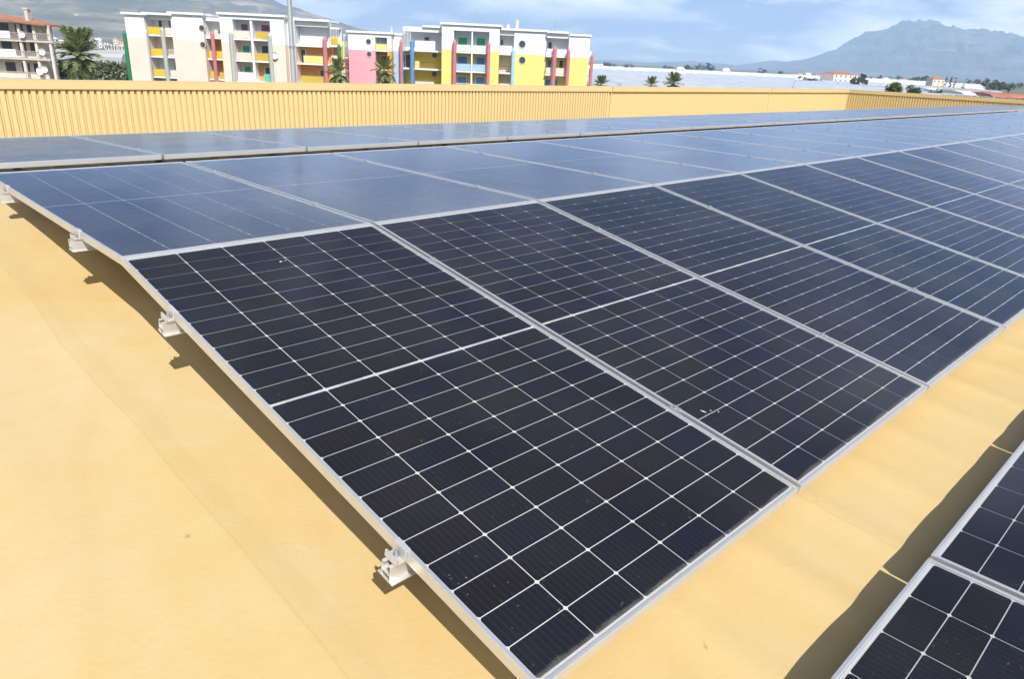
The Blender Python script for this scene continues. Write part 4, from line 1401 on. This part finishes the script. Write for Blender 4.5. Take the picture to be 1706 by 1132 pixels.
def tree(px, ptop, pbot_or_none, D, label, width_px, mat='leaf', n=260, seed=0, name='tree', cat='tree', group=None, slim=False):
    rnd = random.Random(seed * 31 + 5)
    top = at(px, ptop, D)
    wpx = D / FOC * 1.07
    rx = width_px * wpx / 2
    h = max(top.z - GZ, 1.5)
    t = thing(name, label, cat, (top.x, top.y, GZ), (0, 0, rnd.random() * 6), group)
    ch = h * (0.46 if slim else 0.40)
    if name == 'bush': ch = rx * 0.95
    cz = h - ch
    MB().tube((0, 0, 0), (0.05 * rx, 0, cz * 0.8 + 0.3), max(0.10, rx * 0.09), max(0.06, rx * 0.05), 7).tube(
        (0.05 * rx, 0, cz * 0.7), (-0.4 * rx, 0.2 * rx, cz + 0.3 * ch), max(0.05, rx * 0.05), 0.03, 6).tube(
        (0.05 * rx, 0, cz * 0.7), (0.4 * rx, -0.2 * rx, cz + 0.3 * ch), max(0.05, rx * 0.05), 0.03, 6).build('trunk', M['bark'], t)
    mb = MB()
    if slim:
        for k in range(5):
            leaf_cloud(mb, (0, 0, cz + ch * (-0.8 + 0.4 * k)), rx * (1 - 0.16 * k), rx * (1 - 0.16 * k), ch * 0.33, n // 5, rx * 0.28, rnd, 3)
    else:
        leaf_cloud(mb, (0, 0, cz), rx, rx, ch, n, rx * (0.17 if n < 600 else 0.11), rnd, 9)
    mb.build('crown', M[mat], t)
    return t


# right of the blocks: single trees and bushes close behind the roof
tree(1490, 138, None, 120, 'yellow green bush top above the shadowed ribbed parapet, the larger one', 27, 'leafy', 1300, 3, 'bush', 'bush')
tree(1523, 143, None, 120, 'lower yellow green bush right of the larger one behind the ribbed parapet', 23, 'leafy', 1200, 4, 'bush', 'bush')
tree(1433, 123, None, 420, 'single dark round tree beside the pink farmhouse among the greenhouses', 22, 'leaf', 1000, 5)
tree(1566, 144, None, 260, 'dark low tree right of the two yellow green bushes', 24, 'leaf', 320, 6)
tree(1578, 127, None, 520, 'first of the slim dark cypresses in the plain on the right', 6, 'leaf', 200, 7, slim=True, group='slim cypresses in the plain')
tree(1586, 128, None, 530, 'middle slim dark cypress in the plain on the right', 6, 'leaf', 200, 8, slim=True, group='slim cypresses in the plain')
tree(1593, 129, None, 525, 'rightmost slim dark cypress in the plain on the right', 5, 'leaf', 200, 9, slim=True, group='slim cypresses in the plain')
for i, (px, py, w) in enumerate(((1337, 128, 16), (1357, 130, 18), (1605, 140, 9), (1652, 130, 20), (1668, 132, 22), (1685, 136, 18))):
    tree(px, py, None, 450 if i < 3 else 560, ['dark low tree at the edge of the white greenhouses, left one',
         'dark low tree at the edge of the white greenhouses, right one', 'small dark bush left of the long white shed',
         'left crown of the dark clump above the long white shed', 'middle crown of the dark clump above the sheds',
         'right crown of the dark clump above the red shed'][i], w, 'leaf', 260, 20 + i)

# tree belt along the far edge of the plain
rb_ = random.Random(3)
belt = [(1011, 102), (1017, 104), (1024, 105), (1047, 105), (1053, 106), (1108, 108), (1114, 109), (1120, 110),
        (1143, 107), (1150, 109), (1157, 108), (1164, 107), (1170, 106), (1178, 105), (1184, 107), (1270, 114), (1300, 117),
        (1383, 120), (1444, 125), (1452, 126), (1465, 125), (1480, 126), (1500, 124), (1523, 127), (1530, 127), (1537, 125),
        (1545, 126), (1616, 130), (1630, 132), (1700, 138)]
for i, (px, py) in enumerate(belt):
    tree(px, py, None, rb_.uniform(780, 980), 'far dark tree ' + ('right of the yellow block' if px < 1060 else 'beside the far cream house' if px < 1190 else 'below the foot of the mountain' if px < 1400 else 'right of the pink farmhouse' if px < 1560 else 'behind the sheds at the right') + ' on the plain', rb_.uniform(7, 13), 'leaf', 200, 50 + i,
         group='far trees along the plain')


# tall planting between old house and white block
def hedge(pxa, pxb, pyt, D, depth, label):
    a, b = at(pxa, pyt, D), at(pxb, pyt, D)
    L_ = (b - a).length
    h = a.z - GZ
    t = thing('hedge', label, 'hedge', (a.x, a.y, GZ), (0, 0, YAW))
    rnd = random.Random(int(pxa))
    mb = MB()
    for _ in range(int(L_ * 230)):
        p = Vector((rnd.uniform(0, L_), rnd.uniform(0, depth), h * rnd.random() ** 0.7 * rnd.uniform(0.93, 1.03)))
        u = Vector((rnd.gauss(0, 1), rnd.gauss(0, 1), rnd.gauss(0, 1))).normalized(); w = u.orthogonal().normalized()
        s_ = rnd.uniform(0.16, 0.34)
        mb.add([p - u * s_, p + w * s_ * .6, p + u * s_, p - w * s_ * .6], [(0, 1, 2, 3)])
    mb.build('foliage', M['hedge'], t)
    st = MB()
    x = 0.4
    while x < L_:
        st.tube((x, depth / 2, 0), (x, depth / 2, h * 0.7), 0.06, 0.04, 5); x += 1.1
    st.build('stem', M['bark'], t)


hedge(74, 214, 98, 125, 2.5, 'dense dark green hedge behind the broad palm')
tree(104, 55, None, 190, 'olive green tree behind the old house, above the grey greenhouse roofs', 28, 'leaf', 420, 90)
tree(152, 66, None, 200, 'dark green tree right behind the broad palm', 18, 'leaf', 300, 91)


# ------------------------------------------------------------------ greenhouses
def greenhouse(s0, s1, D0, D1, hw, mat, label, group, span=8.0, rise=1.3, across=False):
    """multi-span film greenhouse; eaves at height hw"""
    P = CAM + EF * D0 + ER * s0
    t = thing('greenhouse', label, 'greenhouse', (P.x, P.y, GZ), (0, 0, YAW), group)
    W_, L_ = s1 - s0, D1 - D0
    run, other = (L_, W_) if across else (W_, L_)
    n = max(1, round(run / span))
    w = run / n
    prof = [(0.0, 0.0)]
    for k in range(n):
        for q in range(1, 6):
            a = math.pi * q / 5
            prof.append((k * w + w * (1 - math.cos(a)) / 2, rise * math.sin(a)))
    conv = (lambda u, v: (v, u)) if across else (lambda u, v: (u, v))
    rf = MB()
    vs = []
    for v_ in (0, other):
        vs += [(*conv(u, v_), hw + z) for u, z in prof]
    m = len(prof)
    rf.add(vs, [(i, i + 1, m + i + 1, m + i) for i in range(m - 1)])
    rf.build('roof', mat, t)
    for v_ in (0.0, other):
        gb = MB()
        vs = [(*conv(u, v_), hw + z) for u, z in prof] + [(*conv(run, v_), 0), (*conv(0, v_), 0)]
        gb.add(vs, [tuple(range(len(vs)))])
        gb.build('gable', mat, t)
    for u in (0.0, run):
        sw = MB()
        sw.add([(*conv(u, 0), 0), (*conv(u, other), 0), (*conv(u, other), hw), (*conv(u, 0), hw)], [(0, 1, 2, 3)])
        sw.build('side_wall', mat, t)
    return t


g1 = 'blue grey greenhouses beyond the parapet'
g2 = 'white greenhouses farther out'


def s_at(px, D): return SZ(px, 120, D)[0]


# near belt, seen as one blue-grey sheet
near = []
for j, (D0, D1) in enumerate(((205, 300), (306, 420), (427, 560))):
    x = s_at(985 if j == 0 else 975, D0)
    k = 0
    end = s_at((1560, 1480, 1400)[j], D0)
    while x < end:
        near.append((x, x + 62, D0, D1, j, k)); x += 65; k += 1
for x0, x1, D0, D1, j, k in near:
    lab = (f'{["front", "second", "rear"][j]} rank of blue grey greenhouses beyond the parapet, {ORD[k]} block from the left')
    greenhouse(x0, x1, D0, D1, 3.0, M['plast'], lab, g1)
# white belt
for j, (D0, D1) in enumerate(((568, 700), (708, 900))):
    x = s_at(975, D0); k = 0
    while x < s_at((1460, 1580)[j], D0):
        greenhouse(x, x + 118, D0, D1, 3.4, M['plastw'],
                   f'{["nearer", "farther"][j]} band of white greenhouses on the plain, {ORD[k]} block from the left', g2, 12, 1.6)
        x += 122; k += 1
# right hand patch: pale grey tunnels, a white shed and a red shed
for k, (pa, pb, D0, D1, m) in enumerate(((1450, 1520, 330, 420, 'plastg'), (1528, 1600, 330, 410, 'plastg'),
                                         (1470, 1580, 430, 520, 'plastg'), (1590, 1680, 430, 520, 'plastg'))):
    greenhouse(s_at(pa, D0), s_at(pb, D0), D0, D1, 2.6, M[m],
               ['pale grey tunnels behind the larger yellow green bush', 'pale grey tunnels behind the lower dark tree',
                'rear pale grey tunnels left of the cypresses', 'rear pale grey tunnels above the white shed'][k], None, 7, 1.2)
greenhouse(s_at(1616, 300), s_at(1664, 300), 300, 345, 3.2, M['plastw'], 'long white shed at the right border of the plain', None, 22, 1.4, True)
greenhouse(s_at(1666, 290), s_at(1740, 290), 290, 335, 3.0, M['plastr'], 'long reddish shed roof at the right picture border', None, 20, 1.6, True)
greenhouse(s_at(1600, 215), s_at(1760, 215), 215, 255, 2.3, M['plastg'], 'low pale tunnels just above the ribbed parapet at the right border', None, 7, 1.1)
hedge(1576, 1760, 158, 205, 3.0, 'dark hedge line in front of the low tunnels at the right border')
# left: grey roofs behind the hedge
greenhouse(s_at(82, 170), s_at(206, 170), 170, 215, 5.2, M['plastg'], 'grey greenhouse roofs behind the hedge and the broad palm', None, 9, 1.2, True)


# ------------------------------------------------------------------ far houses
def house(px, py, D, wpx, label, cat='house', group=None, mat='white', roof='terra', storeys=2):
    P = at(px, py, D)
    w = wpx * D / FOC * 1.07
    z0 = GZ if P.z - GZ < 14 else P.z - 9
    h = max(P.z - z0, 3.0)
    t = thing('house', label, cat, (P.x, P.y, z0), (0, 0, YAW + random.uniform(-0.4, 0.4)), group)
    box('wall', M[mat], t, -w / 2, w / 2, 0, w * 0.7, -14 if z0 > GZ else -1, h * 0.82)
    mb = MB()
    mb.add([(-w / 2 - .3, -.3, h * .82), (w / 2 + .3, -.3, h * .82), (w / 2 + .3, w * .7 + .3, h * .82), (-w / 2 - .3, w * .7 + .3, h * .82),
            (-w / 4, w * .35, h), (w / 4, w * .35, h)],
           [(0, 1, 5, 4), (1, 2, 5), (2, 3, 4, 5), (3, 0, 4), (3, 2, 1, 0)])
    mb.build('roof', M[roof], t)
    n = max(2, int(w / 3.2))
    for s_ in range(storeys):
        z = h * 0.82 * (s_ + 0.35) / storeys
        for k in range(n):
            x = -w / 2 + w * (k + 0.5) / n
            box('window', M['dark'], t, x - 0.5, x + 0.5, -0.04, 0.05, z, z + 1.3)
    return t


house(1135, 111, 700, 11, 'cream house standing among the far dark trees', roof='beige', mat='peach')
house(1211, 113, 720, 10, 'small pinkish house on the far edge of the white greenhouses', roof='beige', mat='peach')
house(1411, 119, 500, 42, 'long pink farmhouse with red roof beside the single round tree', mat='peach', storeys=3)
house(1566, 128, 640, 20, 'beige house between the tree clump and the cypresses', mat='peach')
for i, (px, py, w) in enumerate(((994, 104, 9), (1002, 106, 6), (1325, 121, 7), (1334, 120, 6), (1348, 121, 8), (1362, 123, 6), (1456, 128, 7),
                                 (1478, 129, 8), (1508, 130, 9), (1640, 140, 7))):
    mt, rf_ = ('white', 'peach')[i % 2], ('terra', 'beige', 'terra')[i % 3]
    house(px, py, random.uniform(800, 950), w, f"tiny {mt} house with {dict(terra='red', beige='tan')[rf_]} roof "
          + ('just right of the yellow block' if px < 1010 else 'left of the pink farmhouse' if px < 1400 else 'right of the single round tree')
          + ' on the far plain', group='tiny pale houses on the plain', mat=mt, roof=rf_)
# hillside town at the left
rt = random.Random(12)
for i in range(46):
    px = rt.uniform(78, 205)
    py = rt.uniform(58, 84) if px > 130 else rt.uniform(50, 80)
    mt, rf_ = rt.choice(['white', 'white', 'peach', 'beige']), rt.choice(['terra', 'white', 'beige'])
    where = 'between the old house and the palm' if px < 120 else ('above the palm crown' if px < 152 else 'left of the white block')
    house(px, py + 2, rt.uniform(600, 1050), rt.uniform(4, 9),
          f"small {dict(white='white', peach='peach', beige='tan')[mt]} town house with {dict(terra='red', white='white', beige='tan')[rf_]} roof {where}",
          group='town houses at the foot of the hill', mat=mt, roof=rf_, storeys=rt.choice([2, 3]))
from mathutils.bvhtree import BVHTree
_t = BVHTree.FromPolygons([v.co for v in HILL.data.vertices], [tuple(p_.vertices) for p_ in HILL.data.polygons])
_hit = _t.ray_cast(CAM, ray(124, 24))[0]
if _hit is not None:
    house(124, 21.5, (_hit - CAM).dot(EF), 5, 'lone white house high on the left hillside')

# ------------------------------------------------------------------ haze
def haze():
    m, nt, N, L = new_mat('haze')
    out = N('ShaderNodeOutputMaterial'); v = N('ShaderNodeVolumePrincipled')
    v.inputs['Color'].default_value = (0.52, 0.715, 1.0, 1)
    v.inputs['Density'].default_value = 0.000165
    v.inputs['Anisotropy'].default_value = 0.0
    L(v.outputs[0], out.inputs['Volume'])
    o = MB().box(-10800, 10800, -10800, 10800, GZ - 5, 760).build('haze', m)
    tag(o, kind='stuff')


haze()
